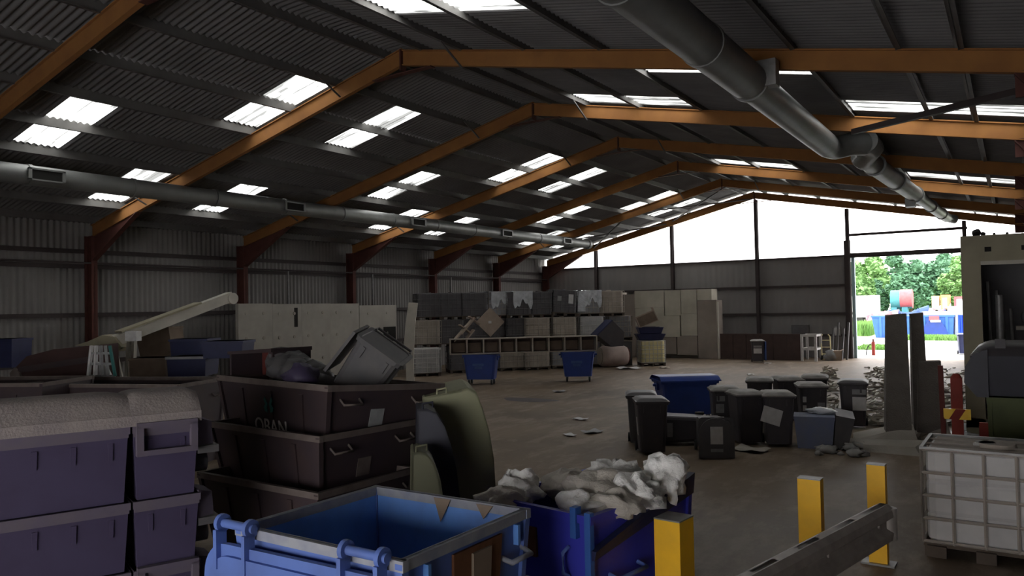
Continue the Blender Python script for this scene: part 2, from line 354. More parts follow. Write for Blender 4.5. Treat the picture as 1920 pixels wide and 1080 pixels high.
for yk in LF:
    e = bpy.data.objects.new('portal_frame', None); COL.objects.link(e); e.location = (XR, yk, 0); e['kind'] = 'structure'
    U = Vector((0, 0, 1))
    T = lambda x: Vector((x-XR, 0, zr(x)-(.22 if x < XR else .155)))
    dl = lambda x: 0
    mb = MB(); ibeam(mb, T(-25.5), T(XR-.001), .40, .40, .12, U); mb.build('rafter', 'steel_red_oxide', e)
    mb = MB(); ibeam(mb, T(XR+.001), T(.9), .37, .37, .12, U); mb.build('rafter', 'steel_red_oxide', e)
    # haunches
    mb = MB(); a = T(-25.6)-U*.40; b = T(-22.9)-U*.40
    mb.hexa([a-U*.85-Vector((0, .012, 0)), b-U*.02-Vector((0, .012, 0)), b-U*.02+Vector((0, .012, 0)), a-U*.85+Vector((0, .012, 0)), a-Vector((0, .012, 0)), b-Vector((0, .012, 0)), b+Vector((0, .012, 0)), a+Vector((0, .012, 0))])
    mb.bar(a-U*.85, b-U*.02, .19, .025); mb.build('haunch', 'column_paint', e)
    mb = MB(); a = T(.9)-U*.37; b = T(-1.2)-U*.37
    if yk > 13: a = T(.5)-U*.37; b = T(.1)-U*.37
    mb.bar(a-U*.45, b-U*.02, .19, .025); mb.box(min(a.x, b.x), max(a.x, b.x), -.012, .012, a.z-.3, a.z+.1); mb.build('haunch', 'column_paint', e)
    # ridge plate
    mb = MB(); mb.box(-.02, .02, -.1, .1, T(XR).z-.5, T(XR).z); mb.bar((-.9, 0, T(XR-.9).z-.41), (0, 0, T(XR).z-.56), .17, .02); mb.bar((.9, 0, T(XR+.9).z-.38), (0, 0, T(XR).z-.56), .17, .02)
    mb.build('ridge_plate', 'column_paint', e)
    # columns
    for (x0, x1) in ((XL+.12-XR, XL+.55-XR), (.48-XR, .88-XR)):
        mb = MB(); top = zr((x0+XR)) - .5
        mb.box(x0, x0+.025, -.1, .1, 0, top); mb.box(x1-.025, x1, -.1, .1, 0, top); mb.box(x0, x1, -.011, .011, 0, top); mb.box(x0-.02, x1+.02, -.14, .14, 0, .03)
        mb.build('column', 'column_paint', e)

# left wall: corrugated cladding, rails
mb = MB(); corr(mb, (XL, YF, 0), (0, YB-YF+.3, 0), (0, 0, 6.2), (1, 0, 0), 0.2, 0.022, 6)
wl = struct('wall_left', mb, 'wall_sheet')
for z in (1.5, 3.05, 4.66, 5.15):
    MB().box(XL+.03, XL+.12, YF, YB, z-.07, z+.07).build('sheeting_rail', 'steel_dark', wl)
# conduit and drop pipes on the left wall
MB().tube([(XL+.5, 9, 4.75), (XL+.5, 43.6, 4.75)], .035, 6).build('conduit', 'steel_dark', wl)
for y in (22.3, 27.4, 33.5):
    MB().tube([(XL+.4, y, 4.8), (XL+.4, y, 3.2), (XL+.4, y+.3, 2.9)], .04, 6).build('drop_pipe', 'galvanised', wl)
# right wall and front wall behind the camera
mb = MB(); corr(mb, (XW, YF, 0), (0, YB-YF+.3, 0), (0, 0, zr(XW)+.05), (-1, 0, 0), 0.2, 0.022, 6)
struct('wall_right', mb, 'wall_sheet')
wf = MB(); wf.box(XL-.4, -9.5, YF-.1, YF, 0, 9.6); wf.box(-9.5, XW+.2, YF-.1, YF, 3.8, 9.6)
struct('wall_front', wf, 'wall_sheet')

# gable: clad below, clear sheets above, a door opening on the right
GZ = 5.44; DX0, DX1, DZ = -7.2, -1.95, 5.30
gab = MB(); corr(gab, (XL, YB+.12, 0), (DX0-XL, 0, 0), (0, 0, GZ), (0, -1, 0), 0.33, 0.012, 6)
wb = struct('wall_back', gab, 'gable_sheet')
mb = MB(); corr(mb, (DX1, YB+.12, 0), (XW-DX1, 0, 0), (0, 0, GZ), (0, -1, 0), 0.33, 0.012, 6); mb.build('cladding_panel', 'gable_sheet', wb)
PX = [-22.04, -17.0, -12.03, -7.3, -1.98]
for x in PX:
    zt = zr(x)-.55; mb = MB()
    mb.box(x-.012, x+.012, YB-.22, YB+.02, 0, zt); mb.box(x-.085, x+.085, YB-.235, YB-.21, 0, zt); mb.box(x-.085, x+.085, YB, YB+.02, 0, zt)
    mb.build('gable_post', 'steel_dark', wb)
for z in (1.2, 2.36, 3.86):
    MB().box(XL+.1, DX0+.02, YB, YB+.08, z-.06, z+.06).build('sheeting_rail', 'steel_dark', wb)
MB().box(XL+.1, DX0, YB, YB+.1, GZ-.06, GZ+.02).build('sheeting_rail', 'steel_dark', wb)
MB().box(-7.5, -7.2, YB-.1, YB+.12, 0, 6.2).build('door_jamb', 'steel_dark', wb)
MB().box(DX0-.1, XW, YB-.05, YB+.12, 5.28, 5.52).build('lintel', 'steel_dark', wb)
MB().box(DX0-.1, DX1+.1, YB-.03, YB+.09, 6.42, 6.55).build('sheeting_rail', 'steel_dark', wb)
mb = MB(); mb.box(DX0, DX0+.16, YB+.15, YB+.35, 0, 5.3); mb.build('door_guide', 'door_edge', wb)
mb = MB(); mb.tube([(XL+1, YB+.02, 7.1), (-7.3, YB+.02, 7.55)], .008, 4); mb.tube([(-17, YB+.02, 7.55), (-1.9, YB+.02, 7.75)], .006, 4)
mb.build('tie_wire', 'purlin_steel', wb)
wn = 1
edges = [XL, -22.04, -17.0, -12.03, -7.3, -1.98, XW]
for i in range(6):
    xa, xb = edges[i], edges[i+1]
    mb = MB(); n = max(1, int((xb-xa)/1.0)); z0 = GZ if i != 4 else 5.5
    def fn(u, v, xa=xa, xb=xb, z0=z0):
        x = xa+(xb-xa)*u; zt = max(z0+.02, zr(x)-.02); return Vector((x, YB+.12+.012*math.cos(2*PI*x/.33), z0+(zt-z0)*v))
    mb.grid(fn, max(6, int((xb-xa)/.055)), 1)
    o = struct('window_%d' % wn, mb, 'gable_glazing'); wn += 1

# bracing
ru = lambda x: zr(x)-.65
def brace(p0, p1, r=.03, nm='steel_dark'):
    o = MB().bar(p0, p1, r*2, r*2).build('brace', nm, ceiling); return o
brace(D(1600, 247, 16.6), (.55, 14.2, 6.25), .055)
brace((XR+.1, 38.2, ru(XR)+.1), (-16.8, 43.6, ru(-16.8)+.25), .03); brace((-17.3, 38.2, ru(-17.3)+.2), (-22, 43.6, ru(-22)+.2), .03)
brace((-17.2, 43.6, ru(-17.2)+.2), (-22.2, 38.2, ru(-22.2)+.2), .03); brace((XR-.1, 43.6, ru(XR)+.1), (-16.8, 38.2, ru(-16.8)+.25), .03)
for yk in (14.05, 20.05, 26.05, 38.05):   # little knee stays from purlin to rafter
    for x in (-22.3, -14.0, -10.2): brace((x, yk-.9, zr(x)-.2), (x, yk-.1, zr(x)-.6), .018, 'purlin_steel')

# ------------------------------------------------------------ ducts
def duct(name, label, pts, r, collars, vents):
    t = thing(name, label, 'duct', pts[0])
    o0 = Vector(pts[0]); P = [Vector(p)-o0 for p in pts]
    MB().tube(P, r, 20).build('pipe', 'duct_steel', t)
    for c in collars:
        a = Vector(c)-o0; MB().cyl(a-Vector((0, .045, 0)), a+Vector((0, .045, 0)), r+.02, n=20).build('collar', 'duct_steel', t)
    for c in vents:
        a = Vector(c)-o0; s = r*.62
        v = MB(); v.box(a.x+r*.55, a.x+r*1.12, a.y-.42, a.y+.42, a.z-s, a.z+s*.9); vo = v.build('outlet_box', 'duct_steel', t)
        v = MB(); v.box(a.x+r*1.12, a.x+r*1.125+.012, a.y-.36, a.y+.36, a.z-s*.8, a.z+s*.7); v.build('opening', 'black_void', vo)
        f = MB()
        for (ya, yb, za, zb) in ((-.44, -.36, -s, s*.9), (.36, .44, -s, s*.9), (-.44, .44, s*.7, s*.95), (-.44, .44, -s*1.03, -s*.8)): f.box(a.x+r*1.1, a.x+r*1.1+.05, a.y+ya, a.y+yb, a.z+za, a.z+zb)
        f.build('flange', 'duct_steel', vo)
    return t
DXL, DZL = -20.3, 6.52
duct('air_duct', 'long grey metal duct with square outlets running along the left roof slope', [(DXL, -6, DZL), (DXL, 39.4, DZL)], .25,
     [(DXL, y, DZL) for y in (9.6, 12.3, 14.9, 17.6, 20.2, 22.9, 25.6, 28.3, 31, 34, 37)], [(DXL, y, DZL) for y in (9.9, 17.8, 24.2, 30.7, 36.6)])
MB().cyl((DXL, 39.3, DZL), (DXL, 39.55, DZL), .29, n=20).build('end_cap', 'duct_steel', bpy.data.objects['air_duct']).location = -Vector((DXL, -6, DZL))
A0, A1 = Vector((-3.78, -6, 6.88)), Vector((-3.78, 20.4, 6.88))
B0 = Vector((-3.3, 21.6, 6.85)); B1 = W(1775, 408, 6.8)
big = thing('air_duct', 'wide dark metal duct with a jogged elbow crossing the right roof slope', 'duct', (0, 0, 0))
MB().tube([A0, (-3.78, 13.5, 6.88)], .325, 24).build('pipe', 'duct_steel', big)
MB().tube([(-3.78, 13.5, 6.88), A1], .29, 24).build('pipe', 'duct_steel', big)
for y in (8.3, 11.2, 13.6): MB().cyl((-3.78, y-.05, 6.88), (-3.78, y+.05, 6.88), .345, n=24).build('collar', 'duct_steel', big)
MB().box(-3.62, -3.30, 13.5, 13.75, 6.75, 7.2).build('hanger_plate', 'galvanised', big)
MB().tube([A1, (-3.72, 20.9, 6.9), (-3.35, 21.1, 6.98), (-3.1, 21.4, 7.0)], .29, 16).build('elbow', 'duct_steel', big)
MB().tube([(-3.05, 21.3, 7.05), (-3.0, 21.9, 6.98), (-3.3, 22.5, 6.85), B0+Vector((.02, 1.2, 0))], .30, 16).build('elbow', 'duct_steel', big)
MB().tube([B0+Vector((.02, 1.1, 0)), B0*.45+B1*.55], .27, 20).build('pipe', 'duct_steel', big)
MB().tube([B0*.45+B1*.55, B1], .22, 20).build('pipe', 'duct_steel', big)
for k in (.12, .3, .5, .72, .9):
    c = B0.lerp(B1, k); t = (B1-B0).normalized(); MB().cyl(c-t*.05, c+t*.05, .31 if k < .6 else .26, n=20).build('collar', 'duct_steel', big)
c = B0.lerp(B1, .5); MB().box(c.x-.3, c.x+.02, c.y-.25, c.y+.25, c.z-.45, c.z-.1).build('outlet_box', 'duct_steel', big)
MB().tube([B1, B1+Vector((.1, .5, 0)), B1+Vector((.3, .7, -.05))], .20, 14).build('elbow', 'duct_steel', big)
for y in (14.05, 20.05):
    MB().tube([(-3.78, y, 7.1), (-3.78, y, 7.45)], .012, 5).build('hanger_rod', 'purlin_steel', big)

# ------------------------------------------------------------ bins, tanks: one builder per kind
def wheelie_bin(label, loc, rz=0, mb_='plastic_black', ml='lid_dusty', lid='closed', rot=None, group=None, name='wheelie_bin', sticker=((0, .62, .26, .30, 'paper_grey'),)):
    # local: front faces -y; about 0.62 wide, 0.78 deep, 1.15 high
    t = thing(name, label, 'bin', loc, rz, group, rot)
    b = MB(); b.shell(.50, .58, .61, .72, .06, 1.06, .02, .07); b.box(-.20, .20, .20, .31, .06, .30)
    for x in (-.17, .17): b.box(x-.02, x+.02, -.375, -.30, .86, 1.0)
    b.build('body', mb_, t)
    r_ = MB(); r_.shell(.66, .77, .68, .79, 1.02, 1.08, .05, .07); ro = r_.build('rim', mb_, t)
    hb = MB(); hb.tube([(-.27, .36, 1.08), (-.27, .47, 1.09), (.27, .47, 1.09), (.27, .36, 1.08)], .018, 8); hb.build('handle', mb_, t)
    if lid == 'closed':
        l = MB(); z = 1.08
        def fn(u, v): 
            x = (u-.5)*.68; y = (v-.5)*.80-.01; e = min(1, 6*min(u, 1-u, v, 1-v)); return Vector((x, y, z+.005+.065*e**.5-.02*(v < .5)*(0.5-v)))
        l.grid(fn, 10, 10); l.box(-.34, .34, -.41, .39, z-.02, z+.012); l.build('lid', ml, t)
    elif lid == 'back':
        l = MB(); l.obox((0, .50, .72), (1, 0, 0), (0, .2, 1), (0, -1, .2), .66, .78, .035); l.build('lid', mb_, t)
    for x in (-.27, .27):
        wv = MB(); wv.cyl((x-.025, .30, .10), (x+.025, .30, .10), .10, n=16); wo = wv.build('wheel', 'tyre', t)
        MB().cyl((x-.03, .30, .10), (x+.03, .30, .10), .045, n=10).build('hub', 'plastic_charcoal', wo)
    for (x, z, w_, h_, m_) in sticker:
        k = (z-.06)/1.0; y = -(.29+.07*k)-.006; mb = MB(); mb.obox((x, y, z), (1, 0, 0), (0, -.07, 1), (0, 1, .07), w_, h_, .005); mb.build('label_sticker', m_, t)
    return t
def side_sticker(t, sx, y, z, w_, h_, m_):
    k = (z-.06)/1.0; x = sx*(.25+.055*k+.006); mb = MB(); mb.obox((x, y, z), (0, 1, 0), (.055*sx, 0, 1), (1, 0, -.055*sx), w_, h_, .005); mb.build('label_sticker', m_, t)

def four_wheel_bin(label, loc, rz=0, mb_='plastic_blue', lid=True, group=None, lw=1.36, ld=1.05, h=1.08, logo=True):
    t = thing('four_wheeled_bin', label, 'bin', loc, rz, group)
    b = MB(); b.shell(lw*.80, ld*.72, lw*.97, ld*.96, .22, h, .03, .10)
    b.build('body', mb_, t)
    r_ = MB(); r_.shell(lw*1.0, ld, lw*1.02, ld*1.02, h-.07, h, .05, .08); r_.build('rim', mb_, t)
    for x in (-1, 1):
        g = MB(); g.cyl((x*lw*.50, 0, h-.12), (x*(lw*.50+.09), 0, h-.12), .035, n=10); g.box(min(x*lw*.47, x*lw*.51), max(x*lw*.47, x*lw*.51), -.10, .10, h-.24, h-.02); g.build('lifting_lug', mb_, t)
        for y in (-1, 1):
            cx, cy = x*lw*.33, y*ld*.28; wv = MB(); wv.cyl((cx-.03, cy, .10), (cx+.03, cy, .10), .10, n=14); wo = wv.build('castor', 'tyre', t)
            f = MB(); f.box(cx-.05, cx+.05, cy-.05, cy+.05, .20, .23); f.box(cx-.05, cx-.035, cy-.03, cy+.03, .08, .22); f.box(cx+.035, cx+.05, cy-.03, cy+.03, .08, .22); f.build('fork', 'galvanised', wo)
    if lid:
        l = MB()
        def fn(u, v):
            x = (u-.5)*lw*1.03; y = (v-.5)*ld*1.03; e = min(1, 5*min(v, 1-v)); return Vector((x, y, h+.01+.11*e**.6))
        l.grid(fn, 8, 12); l.box(-lw*.52, lw*.52, -ld*.52, ld*.52, h-.01, h+.02); l.build('lid', mb_, t)
    if logo:
        k = MB(); y0 = -ld*.44
        k.obox((-.05, y0-.012, .80), (1, 0, 0), (0, -.14, 1), (0, 1, .14), .44, .10, .006); k.obox((-.05, y0+.012, .68), (1, 0, 0), (0, -.14, 1), (0, 1, .14), .30, .10, .006); k.build('printed_mark', 'scrap_blue', t)
    return t

def ibc(label, loc, rz, body='ibc_white', cage='cage_light', group=None, w=1.28, d=1.06, h=1.26, bars=True, extra=None, cat='tank'):
    t = thing('bulk_liquid_tank', label, cat, loc, rz, group)
    p = MB()
    for x in (-w/2+.07, 0, w/2-.07): p.box(x-.06, x+.06, -d/2, d/2, .0, .11)
    p.box(-w/2, w/2, -d/2, d/2, .11, .15); p.build('pallet', 'pallet_wood', t)
    b = MB(); a = w/2-.035; c = d/2-.035; r = .1
    ring = lambda q: [(-a+r, -c), (a-r, -c), (a-.03, -c+.03), (a, -c+r), (a, c-r), (a-.03, c-.03), (a-r, c), (-a+r, c), (-a+.03, c-.03), (-a, c-r), (-a, -c+r), (-a+.03, -c+.03)]
    vs = []; zs = [(.15, .96), (.20, 1), (h*.36, 1), (h*.38, .985), (h*.41, 1), (h*.66, 1), (h*.68, .985), (h*.71, 1), (h-.07, 1), (h-.02, .95)]
    for z, k in zs: vs += [(x*k, y*k, z) for x, y in ring(0)]
    n = 12; fs = [(i*n+k, i*n+(k+1) % n, (i+1)*n+(k+1) % n, (i+1)*n+k) for i in range(len(zs)-1) for k in range(n)]
    fs += [tuple(range(n-1, -1, -1)), tuple(range(len(vs)-n, len(vs)))]; b.add(vs, fs); b.build('plastic_tank', body, t)
    l = MB(); l.cyl((0, -.05, h-.03), (0, -.05, h+.01), .13, n=16); l.cyl((0, -.05, h+.01), (0, -.05, h+.03), .11, n=16); l.build('filler_cap', body, t)
    if bars:
        g = MB(); q = .013
        nz = 6 if bars == 1 else 5; nx = 6; q = .013
        if bars == 3: nz, nx, q = 5, 4, .019
        for i in range(nz):
            z = .17+(h-.20)*i/(nz-1); g.tube([(-w/2, -d/2, z), (w/2, -d/2, z), (w/2, d/2, z), (-w/2, d/2, z), (-w/2, -d/2, z)], q, 4, False)
        for i in range(nx+1):
            x = -w/2+w*i/nx
            for y in (-d/2, d/2): g.tube([(x, y, .15), (x, y, h-.03)], q, 4, False)
        for i in range(nx):
            y = -d/2+d*i/(nx-1)
            for x in (-w/2, w/2): g.tube([(x, y, .15), (x, y, h-.03)], q, 4, False)
        g.tube([(-w/2, -.18, h-.02), (w/2, -.18, h-.02)], q, 4); g.tube([(-w/2, .18, h-.02), (w/2, .18, h-.02)], q, 4)
        g.build('cage', cage, t)
    if extra: extra(t, w, d, h)
    return t

def walls4(mb, pts_b, pts_t, t):      # hollow tub from four lower and four upper corners (counter-clockwise), wall thickness t
    pb = [Vector(p) for p in pts_b]; pt = [Vector(p) for p in pts_t]
    cb = sum(pb, Vector())/4; ct = sum(pt, Vector())/4
    def inn(p, c, up=0): 
        d = p-c; L_ = Vector((d.x, d.y, 0)).length; q = p-Vector((d.x, d.y, 0))*(1.41*t/L_); q.z += up; return q
    ib = [inn(p, cb, t) for p in pb]; it = [inn(p, ct) for p in pt]
    vs = pb+pt+it+ib; fs = []
    for l in range(3):
        for k in range(4): fs.append((l*4+k, l*4+(k+1) % 4, (l+1)*4+(k+1) % 4, (l+1)*4+k))
    fs += [(3, 2, 1, 0), (12, 13, 14, 15)]
    return mb.add(vs, fs)

def steel_bin(name, label, loc, rz, w, d, h, taper=.84, body='steel_black_bin', rim='rim_worn', inner=None, group=None, parts=True, cat='bin', swage=True):
    # open trapezoid steel bin; local origin at the centre of its base
    t = thing(name, label, cat, loc, rz, group)
    a, b, c, e = w*taper/2, d*taper/2, w/2, d/2
    m = MB(); walls4(m, [(-a, -b, 0), (a, -b, 0), (a, b, 0), (-a, b, 0)], [(-c, -e, h), (c, -e, h), (c, e, h), (-c, e, h)], .012)
    if swage:
        for sx in (-1, 1):      # pressed corner posts
            for sy in (-1, 1): m.hexa([(sx*a-.03, sy*b-.03, 0), (sx*a+.03, sy*b-.03, 0), (sx*a+.03, sy*b+.03, 0), (sx*a-.03, sy*b+.03, 0), (sx*c-.03, sy*e-.03, h-.02), (sx*c+.03, sy*e-.03, h-.02), (sx*c+.03, sy*e+.03, h-.02), (sx*c-.03, sy*e+.03, h-.02)])
    m.build('body', body, t)
    if inner:
        m = MB(); a2, b2, c2, e2 = a-.016, b-.016, c-.016, e-.016
        m.add([(-a2, -b2, .02), (a2, -b2, .02), (a2, b2, .02), (-a2, b2, .02), (-c2, -e2, h-.01), (c2, -e2, h-.01), (c2, e2, h-.01), (-c2, e2, h-.01)], [(0, 1, 2, 3), (0, 4, 5, 1), (1, 5, 6, 2), (2, 6, 7, 3), (3, 7, 4, 0)]); m.build('lining', inner, t)
    r = MB(); q = .035
    for (p0, p1) in (((-c-q, -e, h), (c+q, -e, h)), ((-c-q, e, h), (c+q, e, h)), ((-c, -e, h), (-c, e, h)), ((c, -e, h), (c, e, h))): r.bar(Vector(p0)-Vector((0, 0, .035)), Vector(p1)-Vector((0, 0, .035)), .055, .07)
    r.build('rim', rim, t)
    if parts:
        for y in (-e*.62, e*.62):
            hd = MB(); zz = h*.80; xx = c*.985
            hd.tube([(xx-.05, y-.13, zz+.08), (xx+.06, y-.13, zz), (xx+.06, y+.13, zz), (xx-.05, y+.13, zz+.08)], .016, 6); hd.build('handle', rim, t)
        for x in (-c*.55, 0, c*.55):
            s_ = MB(); k0, k1 = .12, .88
            s_.hexa([(x*.9-.04, -(b+(e-b)*k0)-.02, h*k0), (x*.9+.04, -(b+(e-b)*k0)-.02, h*k0), (x*.9+.04, -(b+(e-b)*k0)+.02, h*k0), (x*.9-.04, -(b+(e-b)*k0)+.02, h*k0), (x-.04, -(b+(e-b)*k1)-.02, h*k1), (x+.04, -(b+(e-b)*k1)-.02, h*k1), (x+.04, -(b+(e-b)*k1)+.02, h*k1), (x-.04, -(b+(e-b)*k1)+.02, h*k1)])
            s_.build('stiffener', body, t)
    return t

# ------------------------------------------------------------ foreground left: stacked purple-blue bins
u = Vector((0.49, 1.25, 0)).normalized()       # along the row, away from the camera
nrm = Vector((u.y, -u.x, 0))                   # out of the fronts
def plastic_front(name, label, corner, ln, depth, h, z0, body, lid, group=None, slots=True, cat='bin'):
    # a big moulded bin seen on its front: corner = its right front lower corner; local x runs back along the row, local -y is the front
    ang = math.atan2(-u.y, -u.x)
    t = thing(name, label, cat, (corner.x, corner.y, z0), ang+PI, group)
    # local +x = u direction reversed twice -> +x along u ; front towards +nrm = local -y
    b = MB(); x0, x1 = -ln, 0
    b.hexa([(x0+.04, .04, 0), (x1-.04, .04, 0), (x1-.04, depth-.06, 0), (x0+.04, depth-.06, 0), (x0, 0, h), (x1, 0, h), (x1, depth, h), (x0, depth, h)])
    b.build('body', body, t)
    r = MB(); r.box(x0-.01, x1+.01, -.035, depth+.03, h-.065, h); r.box(x0, x1, -.018, .0, h-.10, h-.065); r.build('rim', 'rim_purple', t)
    n = max(2, int(ln/.28))
    for i in range(n):
        x = x0+ln*(i+.5)/n; q = MB(); q.hexa([(x-.018, .004, h-.30), (x+.018, .004, h-.30), (x+.018, .05, h-.30), (x-.018, .05, h-.30), (x-.022, -.004, h-.14), (x+.022, -.004, h-.14), (x+.022, .05, h-.14), (x-.022, .05, h-.14)]); q.build('rib', body, t)
    if lid:
        l = MB(); H = .30
        def fn(uu, v):
            x = x0-.02+(ln+.04)*uu; y = -.05+(depth+.08)*v; e = min(1., max(0, v)/.22)
            e2 = min(1, 10*min(uu, 1-uu)); return Vector((x, y, h+.09+(H-.09)*math.sin(min(1, e)*PI/2)*(.85+.15*e2)-.25*max(0, v-.45)**2))
        l.grid(fn, 14, 14); l.box(x0-.02, x1+.02, -.05, depth+.03, h+.002, h+.10); l.build('lid', lid, t)
    return t
mk('rim_purple', (0.12, 0.10, 0.125), 0.8, dirt=0.5, dcol=(0.09, 0.075, 0.13), scale=5)
C0 = Vector((-6.96, 4.18, 0))
for (z0, h, lid, lb) in ((1.25, .75, 'dusty_lid', 'big purple-blue plastic bin with dust-caked rounded lid, topmost of the far-left stack'),
                         (.61, .69, None, 'big purple-blue plastic bin in the middle of the far-left stack'),
                         (.0, .66, None, 'big purple-blue plastic bin at the bottom of the far-left stack')):
    plastic_front('plastic_bin', lb, C0-u*.02, 1.5, 1.0, h, z0, 'plastic_purple', lid, 'stacked purple-blue bins')
for (z0, h, lid, lb) in ((1.25, .75, 'dusty_lid', 'narrow purple-blue bin with slotted front and dusty lid, topmost beside the big lidded bin'),
                         (.61, .69, None, 'narrow purple-blue bin in the middle of the stack beside the big bins'),
                         (.0, .66, None, 'narrow purple-blue bin at the bottom with a handle slot in its rim')):
    t = plastic_front('plastic_bin', lb, C0+u*.60, .58, 1.0, h, z0, 'plastic_purple', lid, 'narrow stacked purple-blue bins')
    if z0 > .7 or z0 < .3:
      fr = MB(); fr.box(-.56, -.02, -.075, .0, h-.02, h+.03); fr.box(-.56, -.50, -.075, 0, h-.24, h); fr.box(-.08, -.02, -.075, 0, h-.24, h); fr.box(-.56, -.02, -.075, 0, h-.28, h-.23); fr.build('slot_frame', 'rim_purple', t)
    lg = MB(); lg.hexa([(0, .05, h-.30), (.17, .12, h-.26), (.17, .42, h-.26), (0, .42, h-.30), (0, .02, h+.02), (.15, .1, h-.03), (.15, .42, h-.03), (0, .42, h+.02)]); lg.build('lifting_bracket', 'rim_purple', t)
    lg = MB(); lg.box(.0, .20, .02, .40, h-.33, h-.26); lg.cyl((.0, .3, h-.45), (.14, .3, h-.45), .10, n=14); lg.build('wheel_boss', 'plastic_charcoal', t)

# ------------------------------------------------------------ black steel bins, stacked
def stack_bin(zr_, corner, ang, w, d, label, lname):
    h = 1.12; c = Vector((corner[0], corner[1], 0)); x = Vector((math.cos(ang), math.sin(ang), 0)); y = Vector((-x.y, x.x, 0))
    ctr = c - x*w/2 + y*d/2
    return steel_bin('steel_bin', label, (ctr.x, ctr.y, zr_-h), ang, w, d, h, .80, group='stacked black steel bins')
s0 = stack_bin(1.12, (-6.26, 5.83), R(-2), 2.1, 1.5, 'rusty black steel bin, lowest of the three in the middle-left stack', 'a')
s1 = stack_bin(1.67, (-6.46, 6.05), R(-5), 2.15, 1.6, 'black steel bin with a pasted label, middle one of the stack left of centre', 'b')
s2 = stack_bin(2.20, (-6.50, 6.14), R(-10), 2.55, 1.7, 'black steel bin with white lettering and teal emblem, topmost of its stack', 'c')
s2.rotation_euler[0] = R(-4); s2.location.z -= .05
text_mesh('lettering', 'OBAN', .27, 'letter_white', s2, (.0, -.782, .455), (R(90+8.6), 0, 0))
eb = MB()
for sx in (-1, 1):
    pts = [(.03, 0), (.09, .01), (.11, .06), (.07, .10), (.10, .15), (.08, .19), (.05, .15), (.02, .10), (.04, .05)]
    pts = [(p[0]*sx-.02, -.712-.152*(p[1]+.72), .72+p[1]) for p in pts]
    eb.prism(pts if sx > 0 else pts[::-1], (0, .006, 0))
eb.build('emblem', 'teal_mark', s2)
for s_, pz, mm in ((s2, .72, 'paper_grey'), (s1, .66, 'rim_worn')):
    m = MB(); xx = (1.275 if s_ is s2 else 1.075)*(.80+.20*pz/1.12)+.006
    m.obox((xx, -.10, pz), (0, 1, 0), (.22, 0, 1), (1, 0, -.22), .20, .22, .006); m.build('label_sticker', mm, s_)
# roll-top lids hanging down behind the stack
def roll_lid(label, name, pix, d, mname, back=1.25, edge=None):
    P = [D(x, y, d) for x, y in pix]; o = P[0]; t = thing(name, label, 'bin lid', o)
    away = Vector((o.x-.25, o.y, 0)).normalized()*back
    m = MB(); n = len(P); Q = [p-o for p in P]
    m.prism(Q[::-1], away*.05)
    c = sum(Q, Vector())/n; m.prism([q for q in Q][::-1], away) if False else None
    m.build('end_plate', mname, t)
    m = MB()
    for i in range(n-1):      # curved skin running away from the end plate
        a, b = Q[i], Q[i+1]; dn = (c-(a+b)/2).normalized()*.03
        m.hexa([a, b, b+dn, a+dn, a+away, b+away, b+dn+away, a+dn+away])
    m.build('curved_skin', mname, t)
    m = MB(); a = Q[2].lerp(Q[1], .4); m.tube([a+Vector((0, 0, .0)), a+Vector((0, 0, .06)), a+Vector((.12, .03, .08)), a+Vector((.12, .03, .02))], .015, 6); m.build('grab_handle', mname, t)
    return t
roll_lid('large olive-green curved roll-top lid hanging behind the black bins', 'curved_cover',
         [(800, 1060), (792, 745), (838, 736), (878, 727), (893, 735), (905, 765), (918, 810), (926, 860), (929, 910), (930, 960), (928, 1060)], 9.6, 'olive_lifted')
roll_lid('dark navy curved roll-top lid between the black bins and the olive lid', 'curved_cover',
         [(780, 1050), (782, 768), (800, 766), (818, 775), (834, 800), (846, 835), (856, 880), (862, 930), (864, 1000), (862, 1050)], 8.9, 'plastic_ink', .6)
roll_lid('small olive-green curved lid low down beside the black bin stack', 'curved_cover',
         [(770, 1040), (772, 850), (786, 846), (800, 850), (814, 868), (826, 900), (832, 940), (834, 1040)], 8.2, 'olive', .5)
# contents of the topmost black bin
bx = thing('open_crate', 'dark open-fronted crate lying in the topmost black steel bin', 'crate', (-8.6, 6.9, 2.10), R(-10))
bx.scale = (1.3, 1.0, 1.0)
m = MB(); m.box(-.48, .40, -.02, .55, -.5, -.47); m.box(-.48, .40, .5, .55, -.5, .40); m.box(-.48, -.44, -.02, .55, -.5, .38); m.box(.33, .40, -.02, .55, -.5, .46)
m.hexa([(-.5, -.04, .36), (.40, -.04, .42), (.40, .57, .42), (-.5, .57, .36), (-.5, -.04, .40), (.40, -.04, .47), (.40, .57, .47), (-.5, .57, .40)]); m.build('casing', 'steel_black_bin', bx)
MB().box(-.43, .32, .44, .49, -.46, .37).build('lining', 'dark_red', bx)
md = MB()
for i in range(15):
    k = i/14; md.blob((-.42+1.0*k, .1*math.sin(i*2.1), .18-.45*k+.05*math.sin(i*3)), .22, .25, .17, 9, 6, .25, 2.4, i)
o = md.build('rubbish_heap', 'plastic_charcoal'); o.location = (-7.75, 7.0, 2.22); o['kind'] = 'stuff'; tag(o, 'heap of dark rubbish spilling across the topmost black steel bin', 'rubbish')
o = MB().blob((0, 0, 0), .22, .2, .15, 12, 8, .22, 2.2, 5).build('rubbish_bag', 'plastic_purple'); o.location = (-7.35, 6.6, 2.26); tag(o, 'small crumpled purplish rubbish bag at the rim of the black steel bin', 'bag')
rc = D(722, 652, 9.9); zl = (Vector((0, 0, 1))*math.cos(R(36))+RT*math.sin(R(36))-FW*.12).normalized(); xl = (RT*math.cos(R(36))-Vector((0, 0, 1))*math.sin(R(36))); xl = (xl-zl*xl.dot(zl)).normalized(); yl_ = zl.cross(xl)
q = Matrix((xl, yl_, zl)).transposed().to_euler()
